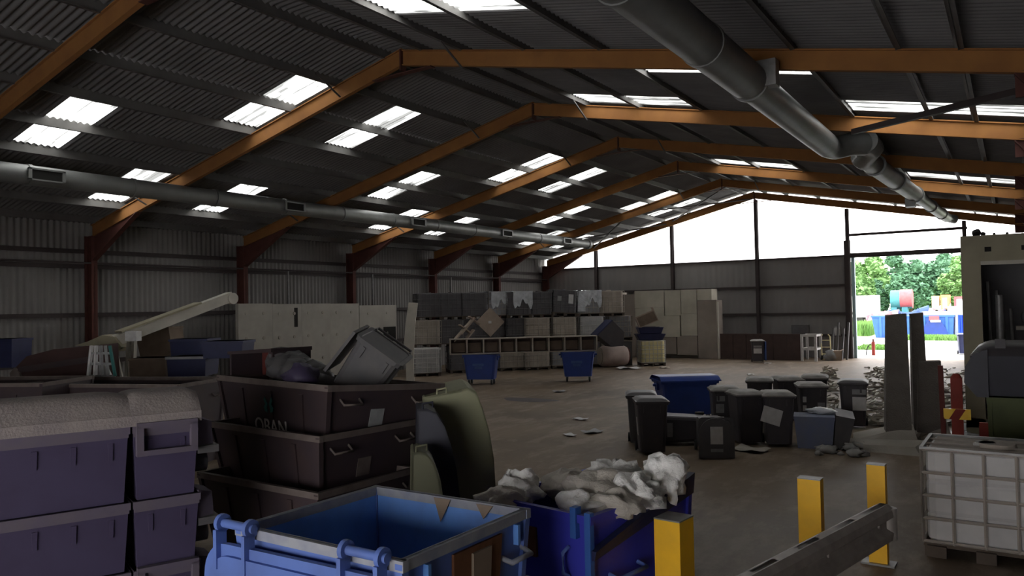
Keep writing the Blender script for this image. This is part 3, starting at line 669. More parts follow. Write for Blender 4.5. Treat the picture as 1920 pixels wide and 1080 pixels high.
wheelie_bin('dark grey wheelie bin tipped over into the topmost black steel bin', rc-zl*1.05, 0, 'plastic_charcoal', 'plastic_charcoal', 'none', rot=tuple(q), sticker=())
MB().hexa([(-.44, -.34, .45), (-.40, -.34, .45), (-.40, .30, .45), (-.44, .30, .45), (-.40, -.36, 1.08), (-.36, -.36, 1.08), (-.36, .32, 1.08), (-.40, .32, 1.08)]).build('lid', 'plastic_charcoal', bpy.data.objects['wheelie_bin'])

# ------------------------------------------------------------ light blue open steel bin with its lid hanging
lz = 1.48; bl = W(765, 1045, lz); br_ = W(992, 950, lz); bb = W(697, 914, lz)
ex = (br_-bl); wY = ex.length; a_ = math.atan2(ex.y, ex.x)-PI/2
wX = (Vector((bb.x-br_.x, bb.y-br_.y, 0))).length
ctr = (bl+bb)/2
lb = steel_bin('steel_bin', 'open light blue steel bin with worn rim and flaking paint in the foreground', (ctr.x, ctr.y, .40), a_, wX, wY, lz-.40, .9, 'paint_light_blue', 'rim_blue_worn', 'paint_inner_blue', parts=False)
c, e = wX/2, wY/2; h = lz-.40
for i, (yy, w_, hh) in enumerate(((.28, .12, .20), (-.02, .0, 0), (-.25, .11, .12))):
    if w_:
        m = MB(); m.prism([(-.1+i*.22, e-.034-.0*i, h-.01), (-.1+i*.22+w_*1.5, e-.034, h-.01), (-.1+i*.22+w_*.7, e-.034-hh*.09, h-hh)], (0, -.004, 0)); m.build('flaked_patch', 'flaked_tan', lb)
# right side furniture: handles, lugs, rusted plate
for y in (-e*.70, e*.78):
    m = MB(); m.tube([(c-.03, y-.14, h*.72), (c+.07, y-.14, h*.70), (c+.07, y+.12, h*.70), (c-.03, y+.12, h*.74)], .022, 8); m.build('handle', 'rim_blue_worn', lb)
    m = MB(); m.box(c-.01, c+.035, y+.0, y+.03, h*.78, h*.92); m.build('lug', 'paint_inner_blue', lb)
m = MB(); m.hexa([(c-.075, -.16, h*.3), (c-.02, -.16, h*.3), (c-.02, .34, h*.3), (c-.075, .34, h*.3), (c-.03, -.20, h*.90), (c+.012, -.20, h*.90), (c+.012, .38, h*.90), (c-.03, .38, h*.90)]); po = m.build('rusted_panel', 'rust', lb)
m = MB(); m.hexa([(c-.02, .02, h*.3), (c+.01, .02, h*.3), (c+.01, .20, h*.3), (c-.02, .20, h*.3), (c+.0, .0, h*.86), (c+.03, .0, h*.86), (c+.03, .22, h*.86), (c+.0, .22, h*.86)]); m.build('latch_plate', 'flaked_tan', po)
m = MB(); m.box(c-.02, c+.05, -e*.95, e*1.0, h*.42, h*.50); m.build('side_rail', 'rim_blue_worn', lb)
# hanging lid on the near face
m = MB(); yl = -e-.10; pts = []
x0, x1 = -c-.30, c*.93
for i in range(9): q = PI/2*i/8; pts.append((x1-.14+.14*math.sin(q), yl, h-.10-.0+.0-.14+.14*math.cos(q)))
pts += [(x1, yl-.05, h-1.0), (x0, yl-.05, h-1.0)]
for i in range(9): q = PI/2*i/8; pts.append((x0+.25-.25*math.cos(q), yl, h-.12-.25+.25*math.sin(q)))
m.prism(pts, (0, .045, 0)); lid = m.build('lid', 'paint_light_blue', lb)
m = MB(); pts2 = [((p[0]-(x0+x1)/2)*.9+(x0+x1)/2, yl-.03, (p[2]-(h-.5))*.86+h-.52) for p in pts]; m.prism(pts2, (0, .04, 0)); m.build('raised_panel', 'paint_light_blue', lid)
for xx in (x0+.34, x1-.20):
    for dx in (-.16, .16):
        m = MB(); m.cyl((xx+dx-.018, yl+.03, h+.02), (xx+dx+.018, yl+.03, h+.02), .065, n=16); m.box(xx+dx-.018, xx+dx+.018, yl-.04, yl+.05, h-.30, h-.02); m.build('hinge_lug', 'paint_light_blue', lid)
    m = MB(); m.cyl((xx-.2, yl+.03, h+.02), (xx+.2, yl+.03, h+.02), .032, n=12); m.build('hinge_tube', 'paint_light_blue', lid)
# the bin it is nested in
steel_bin('steel_bin', 'lower light blue steel bin under the open one, only its rim and corner showing', (ctr.x, ctr.y, .0), a_, wX*1.02, wY*1.02, .95, .9, 'paint_light_blue', 'rim_blue_worn', parts=True)

# ------------------------------------------------------------ dark blue bin full of bags
dz = 1.28; dn = W(1105, 968, dz); dr = W(1290, 903, dz); ax = (dr-dn); L2 = ax.length; an = math.atan2(ax.y, ax.x)-PI/2
xv = Vector((math.cos(an), math.sin(an), 0)); yv = Vector((-xv.y, xv.x, 0)); wd2 = 1.15
ctr = dn-xv*wd2/2+yv*L2/2
db = steel_bin('steel_bin', 'dark blue steel bin heaped with white and grey plastic sacks', (ctr.x, ctr.y, 0.0), an, wd2, L2, dz, .92, 'paint_dark_blue', 'paint_dark_blue', parts=False)
m = MB(); m.hexa([(wd2/2+.01, -L2/2-.02, dz-.36), (wd2/2+.06, -L2/2-.02, dz-.36), (wd2/2+.06, L2/2, dz-.10), (wd2/2+.01, L2/2, dz-.10), (wd2/2+.01, -L2/2-.02, dz-.28), (wd2/2+.08, -L2/2-.02, dz-.28), (wd2/2+.08, L2/2, dz+.10), (wd2/2+.01, L2/2, dz+.10)]); m.build('folded_lid', 'plastic_navy', db)
m = MB(); m.box(-.32, -.02, -L2/2*.97-.03, -L2/2*.97+.0, dz-.46, dz-.20); m.build('label_sticker', 'rust', db)
m = MB(); m.tube([(wd2/2-.02, -L2*.32, dz*.56), (wd2/2+.08, -L2*.32, dz*.54), (wd2/2+.08, -L2*.05, dz*.54), (wd2/2-.02, -L2*.05, dz*.56)], .02, 8); m.build('handle', 'paint_light_blue', db); m = MB(); m.tube([(wd2*.3, -L2/2-.0, dz-.3), (wd2*.3, -L2/2-.08, dz-.33), (wd2*.3, -L2/2-.08, dz-.5), (wd2*.3, -L2/2+.0, dz-.55)], .018, 6); m.build('handle', 'paint_light_blue', db)
m = MB(); m.box(wd2/2-.03, wd2/2+.03, -L2/2-.035, -L2/2+.02, dz-.60, dz+.03); m.box(wd2/2-.17, wd2/2-.11, -L2/2-.05, -L2/2+.03, dz-.20, dz+.06); m.build('corner_post', 'skip_blue', db)
def bag(label, px, py, z, rx, ry, rz_, mname, seed, amp=.28, fr=2.3):
    m = MB().blob((0, 0, 0), rx, ry, rz_, 22, 14, amp, fr, seed); p = W(px, py, z)
    o = m.build('plastic_sack', mname); o.location = p; return tag(o, label, 'bag', 'sacks in the dark blue bin')
bag('upright white crumpled sack at the right end of the dark blue bin', 1243, 893, 1.40, .22, .19, .22, 'white_bag', 3, .30, 2.2)
bag('white crumpled sack left of the upright sack in the dark blue bin', 1192, 925, 1.30, .24, .24, .17, 'white_bag', 8, .3, 2.6)
bag('big grey sack in the middle of the dark blue bin', 1120, 920, 1.30, .31, .30, .20, 'grey_bag', 12, .22, 1.8)
bag('white ragged sack behind the big grey one', 1150, 897, 1.32, .27, .24, .16, 'white_bag', 19, .35, 2.8)
bag('grey sack at the back left of the dark blue bin', 1065, 905, 1.27, .22, .28, .14, 'grey_bag', 25, .25, 2.2)
bag('small white sack near the front rim of the dark blue bin', 1085, 945, 1.26, .22, .17, .11, 'white_bag', 31, .3, 2.6)
bag('dull white sack hanging over the left rim of the dark blue bin', 975, 915, 1.30, .20, .20, .15, 'white_bag', 37, .3, 2.5)
bag('pale sack sagging between the blue bins', 940, 945, 1.22, .22, .2, .14, 'grey_bag', 41, .25, 2.2)
bag('loose light grey sack lying across the middle of the dark blue bin', 1150, 945, 1.27, .24, .2, .12, 'grey_bag', 43, .25, 2.2)

# ------------------------------------------------------------ yellow posts and the barrier rail
def post(label, px, py, h, w_, d_, rz=0):
    p = W(px, py, h); t = thing('barrier_post', label, 'post', (p.x, p.y, 0), rz, 'yellow posts')
    MB().frus(w_, d_, w_, d_, .02, h-.012).build('post_shaft', 'yellow_paint', t)
    MB().frus(w_+.004, d_+.004, w_+.004, d_+.004, h-.012, h).build('top_plate', 'rim_worn' if h < 0 else 'galvanised', t)
    MB().box(-w_*.9, w_*.9, -d_*.9, d_*.9, 0, .02).build('base_plate', 'galvanised', t)
    return t
post('yellow square steel post nearest the camera, beside the dark blue bin', 1263, 968, 1.15, .25, .27, R(-6))
post('yellow square steel post between the other two, behind the barrier rail', 1519, 895, 1.15, .235, .14, R(-2))
post('yellow square steel post farthest away, where the barrier rail ends', 1643, 869, 1.15, .195, .12, R(-2))
r1 = W(1665, 948, .87); r0 = W(1392, 1092, .87); dirr = (r1-r0).normalized(); sd = Vector((dirr.y, -dirr.x, 0))
t = thing('barrier_rail', 'dull grey corrugated steel crash barrier rail running past the yellow posts', 'barrier', (r0.x, r0.y, 0))
m = MB(); prof = [(-.13, -.02), (-.07, .015), (.0, .015), (.06, -.03), (.07, -.10), (.01, -.15), (0.01, -.22), (.07, -.265), (.06, -.34), (0, -.375)]
a = r0-dirr*1.0; L3 = (r1-a).length
vs = []
for k, s_ in enumerate((0, L3)):
    for q in (0, 1):
        for (o_, z_) in prof: vs.append(a+dirr*s_+sd*(o_-.012*q)*1.0+Vector((0, 0, z_+.0))-r0+Vector((0, 0, .87)))
n = len(prof); fs = []
for i in range(n-1): fs += [(i, i+1, 2*n+i+1, 2*n+i), (n+i+1, n+i, 3*n+i, 3*n+i+1), (i+1, i, n+i, n+i+1), (2*n+i, 2*n+i+1, 3*n+i+1, 3*n+i)]
fs += [(0, 2*n, 3*n, n), (n-1, 2*n-1, 4*n-1, 3*n-1)]
m.add([(v.x, v.y, v.z) for v in vs], fs); m.build('rail_beam', 'rail_steel', t)
m = MB(); e1 = r1-r0+Vector((0, 0, .0)); 
m.tube([e1+Vector((0, 0, .0+.87-.02))-Vector((0, 0, 0)), e1+Vector((0, 0, .52))], .085, 14); m.build('rolled_end', 'rail_steel', t)
for k in (.05, .5, .9):
    q = (r1-r0)*k+Vector((0, 0, .715)); m = MB(); m.cyl(q+sd*.0, q+sd*.03, .022, n=8); m.build('bolt', 'rail_steel', t)
m = MB(); q = r1-r0; m.bar(q+Vector((-.13, .12, .72)), q+Vector((0, -.05, .72)), .08, .18); m.build('bracket', 'rail_steel', t)

# ------------------------------------------------------------ IBC in the right foreground
cA = W(1728, 838, 1.28)
t = ibc('dirty white caged liquid tank on a pallet in the right foreground', (cA.x+.64, cA.y+.56, 0), R(-1), 'ibc_white', 'cage_dusty', h=1.28, w=1.28, d=1.12, bars=3)
m = MB(); m.frus(1.16, 1.0, 1.10, .94, 1.245, 1.262); m.build('top_moulding', 'ibc_dusty', t); m = MB(); m.cyl((.12, -.08, 1.26), (.12, -.08, 1.31), .21, .19, 20); m.build('dusty_cap', 'ibc_dusty', t)
for (x0, x1, y0, y1) in ((-.64, .64, -.57, -.53), (-.64, .64, .53, .57), (-.66, -.62, -.56, .56), (.62, .66, -.56, .56)): MB().box(x0, x1, y0, y1, 1.24, 1.28).build('top_tube', 'galvanised', t)
for x in (-.5, 0, .5): 
    m = MB(); m.box(x-.10, x+.10, -.62, -.50, 0, .13); m.build('pallet_foot', 'pallet_wood', t)

# ------------------------------------------------------------ wheelie bin cluster
wheelie_bin('upright black wheelie bin at the left end of the cluster, narrow label on its side', (-6.35, 15.0, 0), R(30), 'plastic_black', 'plastic_black', 'closed', sticker=())
side_sticker(bpy.data.objects['wheelie_bin.001'], -1, -.05, .56, .16, .36, 'paper'); side_sticker(bpy.data.objects['wheelie_bin.001'], 1, -.1, .60, .20, .36, 'paper_grey')
wheelie_bin('charcoal wheelie bin hidden behind the leftmost upright one', (-6.95, 15.9, 0), R(25), 'plastic_charcoal', 'plastic_black', 'closed', sticker=())
def rot_axes(x, y, z): return tuple(Matrix((x.normalized(), y.normalized(), z.normalized())).transposed().to_euler())
FH = Vector((FW.x, FW.y, 0)).normalized(); RH = Vector((FH.y, -FH.x, 0)); ZZ = Vector((0, 0, 1))
p = W(1334, 838)+FH*.42; zz = (-RH+FH*.12).normalized()
t = wheelie_bin('black wheelie bin lying on its side between the leftmost bin and the blue one', (p.x, p.y, .345), 0, 'plastic_black', 'plastic_charcoal', 'closed', rot=rot_axes(ZZ, zz.cross(ZZ), zz), sticker=((.0, .80, .30, .12, 'paper_grey'),))
four_wheel_bin('dark blue four-wheeled bin with closed lid behind the fallen black bin', (-7.25, 19.4, 0), R(38), 'plastic_blue', True, lw=1.5, logo=False)
def wb_(px, base_y, label, rz, **k): p = W(px, base_y); return wheelie_bin(label, (p.x, p.y+.3, 0), rz, **k)
wb_(1352, 822, 'black wheelie bin with dusty pale lid, first of the tight row behind the fallen bin', R(25), sticker=((-.12, .90, .18, .12, 'paper_grey'), (-.14, .68, .18, .20, 'paper_grey')))
wb_(1393, 835, 'black wheelie bin with flat dust-covered lid in the front middle of the cluster', R(36), sticker=())
t = wb_(1452, 838, 'black wheelie bin with a large white poster hung askew on its front', R(22), sticker=())
m = MB(); m.obox((-.16, -.36, .66), (1, 0, -.32), (.25, -.07, 1), (0, 1, .07), .40, .34, .006); m.build('poster', 'paper', t)
wb_(1518, 812, 'black wheelie bin with two small white labels, right end of the tight row', R(20), sticker=((-.2, .78, .08, .13, 'paper'), (-.2, .58, .08, .13, 'paper'), (.16, .58, .16, .26, 'paper_grey')))
wb_(1420, 795, 'black wheelie bin at the back, behind the one with the flat dusty lid', R(15), sticker=())
wb_(1473, 793, 'black wheelie bin at the back of the row behind the poster bin', R(28), sticker=())
wb_(1525, 788, 'black wheelie bin at the back of the row near the lone bin', R(10), sticker=())
wheelie_bin('lone black wheelie bin with a big white notice, nearest the upright concrete units', (W(1598, 804).x, W(1598, 804).y+.3, 0), R(8), lid='closed', ml='plastic_black', sticker=((.13, .88, .30, .12, 'paper_grey'), (.13, .60, .30, .32, 'paper')))
# bin lying on its back, its rounded lid towards the camera
p = W(1356, 861)+FH*1.14; zz = (-FH-RH*.10).normalized()
t = wheelie_bin('charcoal wheelie bin lying flat, rounded lid with a white label towards the camera', (p.x, p.y, .41), 0, 'plastic_charcoal', 'plastic_charcoal', 'none', rot=rot_axes((-ZZ).cross(zz), -ZZ, zz), sticker=())
m = MB(); pts = [(.34, .395), (-.34, .395)]+[(-.34*math.cos(q), -.06-.33*math.sin(q)) for q in [PI*i/12 for i in range(13)]]
m.prism([(x, y, 1.085) for x, y in pts][::-1], (0, 0, .05)); lo = m.build('lid', 'plastic_charcoal', t)
MB().box(-.12, .12, -.22, .12, 1.136, 1.142).build('label_sticker', 'paper', t); MB().box(-.12, .12, .21, .27, 1.136, 1.142).build('label_sticker', 'paper_grey', t)
# blue-grey crate
p = W(1521, 842); t = thing('storage_crate', 'blue-grey plastic crate on the floor at the right of the bin cluster', 'crate', (p.x, p.y+.35, 0), R(12))
MB().frus(.66, .60, .78, .66, 0, .62).build('body', 'crate_blue' if 'crate_blue' in M else 'ibc_grey', t)
MB().box(-.40, .40, -.34, .34, .60, .66).build('rim', 'crate_blue', t)
m = MB(); m.hexa([(.36, -.3, 0), (.62, -.25, 0), (.62, .55, 0), (.36, .5, 0), (.42, -.32, .70), (.78, -.2, .62), (.78, .7, .66), (.42, .6, .74)])
t2 = thing('wheelie_bin', 'dark wheelie bin lying on its side against the blue-grey crate', 'bin', (p.x, p.y+.35, 0), R(12)); m.build('body', 'plastic_charcoal', t2)
m = MB(); m.blob((.1, .25, .72), .28, .2, .07, 14, 8, .4, 2.5, 4); o = m.build('plastic_sheet', 'film'); o.location = (p.x, p.y+.35, 0); tag(o, 'crumpled clear plastic sheet on top of the blue-grey crate', 'plastic sheet')

# ------------------------------------------------------------ concrete L-walls on end, rubble
def lwall(label, pix_top, pix_base, wd, th, toe, rz, lean=0):
    b = W(*pix_base); d = (b-CAM).dot(FW); top = D(pix_top[0], pix_top[1], d); h = top.z; dx = (top-b); dx.z = 0
    t = thing('concrete_wall_unit', label, 'concrete wall', (b.x, b.y, 0), rz)
    q = Matrix.Rotation(-rz, 3, 'Z') @ dx
    m = MB(); m.hexa([(-wd*.62, -th, .2), (wd*.62, -th, .2), (wd*.62, th, .2), (-wd*.62, th, .2), (q.x-wd/2, q.y-th*.7, h*.985), (q.x+wd*.46, q.y-th*.7, h), (q.x+wd*.46, q.y+th*.7, h), (q.x-wd/2, q.y+th*.7, h*.99)]); m.build('stem', 'concrete_dark', t)
    if toe:
        m = MB(); m.hexa([(-toe, -.42, 0), (wd*.9, -.42, 0), (wd*.9, .6, 0), (-toe, .6, 0), (-toe, -.30, .10), (wd*.7, -.16, .42), (wd*.7, .4, .42), (-toe, .5, .12)]); m.build('foot', 'concrete', t)
    return t
lwall('tall dark concrete wall unit standing on end, left one of the pair before the doorway', (1680, 588), (1684, 832), .40, .22, .85, R(12))
lwall('tall dark concrete wall unit standing on end, right one of the pair', (1718, 586), (1727, 822), .25, .22, .15, R(12))
lwall('short broken-topped dark concrete stump right of the tall pair', (1743, 676), (1746, 826), .44, .24, .2, R(8))
m = MB()
for i in range(26):
    q = W(1600+random.uniform(-70, 40), 846+random.uniform(-8, 10)); s_ = random.uniform(.05, .16)
    m.blob((q.x, q.y, s_*.4), s_, s_, s_*.6, 7, 5, .4, 2, i)
o = m.build('rubble', 'rubble'); o['kind'] = 'stuff'; tag(o, 'scattered rubble on the floor just in front of the dark concrete wall units', 'rubble')
m = MB()  # flat pale chips added in place of the floor's wet, bright patches
for i in range(420):
    px = random.choice([random.uniform(1625, 1665), random.uniform(1755, 1812), random.uniform(1545, 1570)]); py = random.uniform(690, 800); q = W(px, py); s_ = random.uniform(.04, .13)
    m.obox((q.x, q.y, s_*.25+random.random()*.05), (random.random(), random.random(), random.uniform(-.3, .3)), (random.random(), -random.random(), .1), (0, 0, 1), s_*2, s_*1.4, s_*.4)
o = m.build('bright_floor_chips', 'cream_light'); o['kind'] = 'stuff'; tag(o, 'scattered pale chips standing for wet bright floor beyond the wheelie bins', 'rubble')

# ------------------------------------------------------------ the tiers of stacked tanks across the hall
LA, LB = (-23.6, 27.2), (-15.0, 36.9)
lang = math.atan2(LB[1]-LA[1], LB[0]-LA[0]); lu = Vector((math.cos(lang), math.sin(lang), 0)); lnv = Vector((-lu.y, lu.x, 0))
def at_line(px, off=0):
    A_ = Vector((*LA, 0))+lnv*off; B_ = Vector((*LB, 0))+lnv*off; return online(px, A_, B_)
TH = 1.25
proto = {}
STY = {'white': ('ibc_white', 'cage_light'), 'dusty': ('ibc_dusty', 'cage_dusty'), 'dark': ('ibc_dark', 'ibc_dark'), 'grey': ('ibc_grey', 'cage_dusty'), 'yellow': ('ibc_yellow', 'cage_light')}
def tank_at(px, tier, sty, label, off=0.0, rz=0.0, film=False, dz=0.0, tilt=None, sx=1.0):
    p = at_line(px, off)+lnv*.53; p.z = tier*TH+.004*tier+dz
    if sty not in proto:
        t = ibc(label, p, lang+rz, *STY[sty], group='stacked liquid tanks', bars=1 if sty in ('white', 'yellow') else 2); proto[sty] = t; base = t
    else: t = dup(proto[sty], p, lang+rz, label, 'stacked liquid tanks')
    if tilt: t.rotation_euler = (tilt[0], tilt[1], lang+rz)
    t.scale = (sx, 1, 1)
    if film:
        m = MB()
        m.grid(lambda u, v: Vector((-.66+1.32*u, -.56+1.12*v, 1.27+.03*math.sin(u*17)*math.sin(v*13+u*9))), 14, 10)
        m.grid(lambda u, v: Vector((-.3+.97*u, -.555-.02*math.sin(u*21+v*7), 1.28-(.62+.18*math.sin(u*9)+.1*math.sin(u*23))*v)), 14, 6)
        m.build('film_wrap', 'film', t)
    return t
T0 = [(800, 'white', 'white caged tank on a pallet, front left end of the bottom row', -.9, False),
      (868, 'dark', 'dark tank on the floor behind the left blue four-wheeled bin', .1, False), (916, 'dark', 'dark tank on the floor right of the left blue four-wheeled bin', .3, False),
      (962, 'dusty', 'dusty tank in the bottom row left of the pale one under the trough', .2, False),
      (1008, 'dusty', 'pale dusty caged tank in the bottom row, below the middle of the trough', 0, False), (1058, 'grey', 'grey tank in the bottom row just left of the right blue four-wheeled bin', .2, False), (1105, 'grey', 'grey tank in the bottom row behind the right blue four-wheeled bin', .2, False)]
for px, sty, lb, off, f in T0: tank_at(px, 0, sty, lb, off, film=f)
T1 = [(802, 'dusty', 'dusty caged tank at the left end of the middle row', 0, False), (847, 'dark', 'dark tank in the middle row left of the tilted boards', .1, False), (891, 'dark', 'dark tank in the middle row hidden behind the tilted boards', .3, False), (932, 'dark', 'dark tank in the middle row just right of the tilted boards', .3, False),
      (968, 'dark', 'dark tank in the middle row left of the dusty cream one', .1, False), (1010, 'dusty', 'dusty cream caged tank in the centre of the middle row', -.1, False), (1060, 'dusty', 'wide dusty tank with a white right edge in the middle row', -.1, False),
      (1112, 'white', 'bluish white tank in the middle row left of the black tilted box', .1, False), (1164, 'grey', 'grey caged tank at the right end of the middle row', .5, False)]
for px, sty, lb, off, f in T1: tank_at(px, 1, sty, lb, off, film=f, sx=.74 if px in (932, 968) else 1)
T2 = [(808, 'dark', 'dark tank at the left end of the top row', .15, False), (850, 'dark', 'second dark tank from the left in the top row', .1, False), (892, 'dark', 'third dark tank from the left in the top row, beside the loose film', .05, False),
      (934, 'grey', 'tank in the top row wrapped in shiny loose plastic film', .15, True), (975, 'dark', 'dark tank in the top row with torn film over its right corner', .05, True), (1016, 'dark', 'brownish dark caged tank in the top row left of the labelled one', .1, False),
      (1060, 'dark', 'slightly tilted dark tank in the top row with two pale labels', 0, False), (1106, 'grey', 'tank in the top row with a white front panel', .15, True), (1150, 'dusty', 'tan tank at the right end of the top row', .2, False)]
for i, (px, sty, lb, off, f) in enumerate(T2):
    t = tank_at(px, 2, sty, lb, off, film=f)
    if i == 6:
        t.rotation_euler[1] = R(4); t.location.z += .06
        MB().box(-.42, -.22, -.555, -.54, .70, .95).build('label_sticker', 'paper_grey', t); MB().box(.15, .40, -.555, -.54, .60, 1.05).build('label_sticker', 'paper', t)
    if i == 7: MB().box(-.62, -.2, -.56, -.535, .25, 1.25).build('white_panel', 'film', t)
# bright lit side of the left-end bottom tank, put in as a pale panel
o = [c for c in COL.objects if c.get('label', '').startswith('white caged tank on a pallet, front left')][0]
MB().hexa([(.645, -.5, .25), (.66, -.5, .25), (.66, .5, .25), (.645, .5, .25), (.645, -.5, 1.15), (.66, -.5, 1.15), (.66, .5, 1.15), (.645, .5, 1.15)]).build('bright_face', 'paper', o)
# tilted boards on the tiers
def board(label, px, py, d, s, ang, mname, th=.12, inner=None, cat='board'):
    p = D(px, py, d); t = thing(cat+'_on_corner', label, cat, p, lang)
    c, sn = math.cos(ang), math.sin(ang); m = MB()
    m.obox((0, 0, 0), (c, 0, sn), (0, 1, 0), (-sn, 0, c), s[0], th, s[1]); m.build('board', mname, t)
    return t
t = board('tan square board standing on one corner before the middle row', 919, 604, 31.45, (.84, .84), R(45), 'board_tan', .06)
MB().obox((-.02, -.045, .0), (1, 0, 0), (0, 1, 0), (0, 0, 1), .12, .02, .10).build('tape_patch', 'paper', t)
t = board('tan open box tilted on one corner left of the square board', 876, 611, 31.3, (.85, .06), R(48), 'board_tan', .5, cat='box')
for (cx, cz, a_, l_) in ((-.30, -.30, 48, 1.0), (.28, .22, -38, .60), (-.1, -.12, -38, .65), (.12, -.32, 48, .5)):
    MB().obox((cx, 0, cz), (math.cos(R(a_)), 0, math.sin(R(a_))), (0, 1, 0), (-math.sin(R(a_)), 0, math.cos(R(a_))), l_*.85, .45, .05).build('side', 'board_tan', t)
# trough with nine cells across the two blue bins
bA = W(903, 722); bB = W(1082, 716)
ab = (bB-bA).normalized(); ta = bA-ab*1.25; tb = bB+ab*.85; tl = (tb-ta).length; tang = math.atan2(ab.y, ab.x)
four_wheel_bin('blue four-wheeled bin under the left part of the long trough', (bA.x-.2, bA.y+.3, 0), R(25), 'plastic_blue', False, group=None, h=1.2)
four_wheel_bin('blue four-wheeled bin with a small white label under the right part of the trough', (bB.x-.1, bB.y+.3, 0), R(28), 'plastic_blue', False, group=None, h=1.2)
t = thing('divided_trough', 'long low trough of nine open cells resting across the two blue four-wheeled bins', 'trough', (ta.x, ta.y+.05, 1.21), tang)
MB().box(0, tl, .45, .49, 0, .62).build('back_panel', 'board_brown', t); MB().box(0, tl, 0, .49, 0, .04).build('base_panel', 'trough_edge' if 'trough_edge' in M else 'ibc_dusty', t); MB().box(0, tl, 0, .49, .58, .62).build('top_rail', 'ibc_dusty', t)
for i in range(10):
    x = (tl-.05)*i/9; MB().box(x, x+.05, 0, .45, .04, .58).build('divider', 'ibc_dusty', t)
for i in range(9):
    x = (tl-.05)*i/9; MB().box(x+.08, x+tl/9-.05, .30, .34, .08, .44).build('cell_insert', 'card_brown', t)
# right end of the tiers
p = W(1150, 690); t = thing('rolled_bale', 'pinkish film-wrapped bale lying on the floor right of the trough', 'bale', (p.x, p.y+.4, 0), lang)
m = MB(); P_ = [(-.68+1.36*k/8, .45, .53) for k in range(9)]; m.tube(P_, .5, 16, True, [.44, .52, .51, .53, .52, .53, .51, .52, .44]); m.build('wrap', 'pink_plastic', t)
MB().cyl((.66, .45, .53), (.74, .45, .53), .42, n=16).build('end_disc', 'dark_red', t); MB().cyl((-.74, .45, .53), (-.66, .45, .53), .40, n=16).build('end_disc', 'ibc_dusty', t)
p = W(1214, 686); t = ibc('yellowed caged tank on a dark pallet at the right end of the tiers', (p.x, p.y+.5, .0), R(35), 'ibc_yellow', 'cage_light', w=1.22, d=1.05, bars=1)
p = W(1212, 686, 0)+Vector((0, .5, 0))
for i, (z, nm, lb) in enumerate(((1.27, 'plastic_navy', 'flattened dark blue bin resting on the yellowed tank'), (1.60, 'plastic_navy', 'dark blue tray on top of the flattened blue bin'))):
    t = thing('plastic_tray', lb, 'tray', (p.x, p.y, z), R(32)); m = MB(); m.shell(1.15-.1*i, .9, 1.45-.2*i, 1.05, 0, .30, .04, .05); m.build('body', nm, t); MB().box(-.5, .5, -.35, .35, .22, .26).build('liner', nm, t)
t = thing('wooden_box', 'small tilted wooden box on top of the blue trays', 'box', (p.x-.1, p.y, 2.03), R(30), rot=(0, R(-22), R(30)))
m = MB(); m.box(-.45, .55, -.3, .3, 0, .04); m.box(-.45, -.41, -.3, .3, .04, .5); m.box(.51, .55, -.3, .3, .04, .72); m.box(-.45, .55, .26, .3, .04, .55); m.build('case', 'board_tan', t); MB().box(-.40, .50, -.28, -.25, .04, .52).build('front_board', 'card_brown', t)
q = at_line(1148, -.5); t = thing('box', 'black box tilted on one corner right of the trough', 'box', D(1148, 622, 36.8)-Vector((0, 0, .09)), lang)
m = MB(); m.prism([(-.75, 0, -.05), (-.05, 0, -.62), (.55, 0, -.60), (.62, 0, .05), (.02, 0, .62)][::-1], (0, .8, 0)); m.build('casing', 'black_blue', t) if 'black_blue' in M else m.build('casing', 'plastic_black', t)
MB().bar((-.78, .4, -.06), (.02, .4, .64), .82, .05).build('lid', 'plastic_navy', t)
p = at_line(1150, .35); t = thing('dark_cabinet', 'dark grey cabinet on the floor behind the pink bale', 'cabinet', (p.x, p.y+.6, 0), lang)
MB().frus(1.1, .8, 1.1, .8, 0, 1.17).build('body', 'plastic_charcoal', t); MB().box(-.5, .5, -.43, -.40, .1, 1.1).build('door', 'ibc_dark', t)

# block wall of stacked concrete blocks at the back
def gx(px, Y): return onplane(px, 600, (0, 1, 0), (0, Y, 0)).x
def gz(px, py, Y): return onplane(px, py, (0, 1, 0), (0, Y, 0)).z
bw = thing('block_wall', 'wall of big stacked pale concrete blocks in front of the gable', 'wall', (gx(1262, 41.6), 41.6, 0))
YW = 41.6; ox = bw.location.x
def blk(px0, px1, py0, py1, nm, dy=0.0):
    pm = (px0+px1)/2
    x0, x1 = gx(px0, YW), gx(px1, YW); z0, z1 = max(0, gz(pm, py1, YW)), gz(pm, py0, YW); g = .03
    m = MB(); a, b = x0-ox+g, x1-ox-g; c = .05
    m.hexa([(a, dy, z0+g*.5), (b, dy, z0+g*.5), (b, .9, z0+g*.5), (a, .9, z0+g*.5), (a, dy, z1), (b, dy, z1), (b, .9, z1), (a, .9, z1)])
    m.build('concrete_block', nm, bw)
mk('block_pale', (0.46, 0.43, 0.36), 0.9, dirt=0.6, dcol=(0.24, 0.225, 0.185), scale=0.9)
mk('block_brown', (0.28, 0.24, 0.21), 0.9, dirt=0.5, scale=0.9)
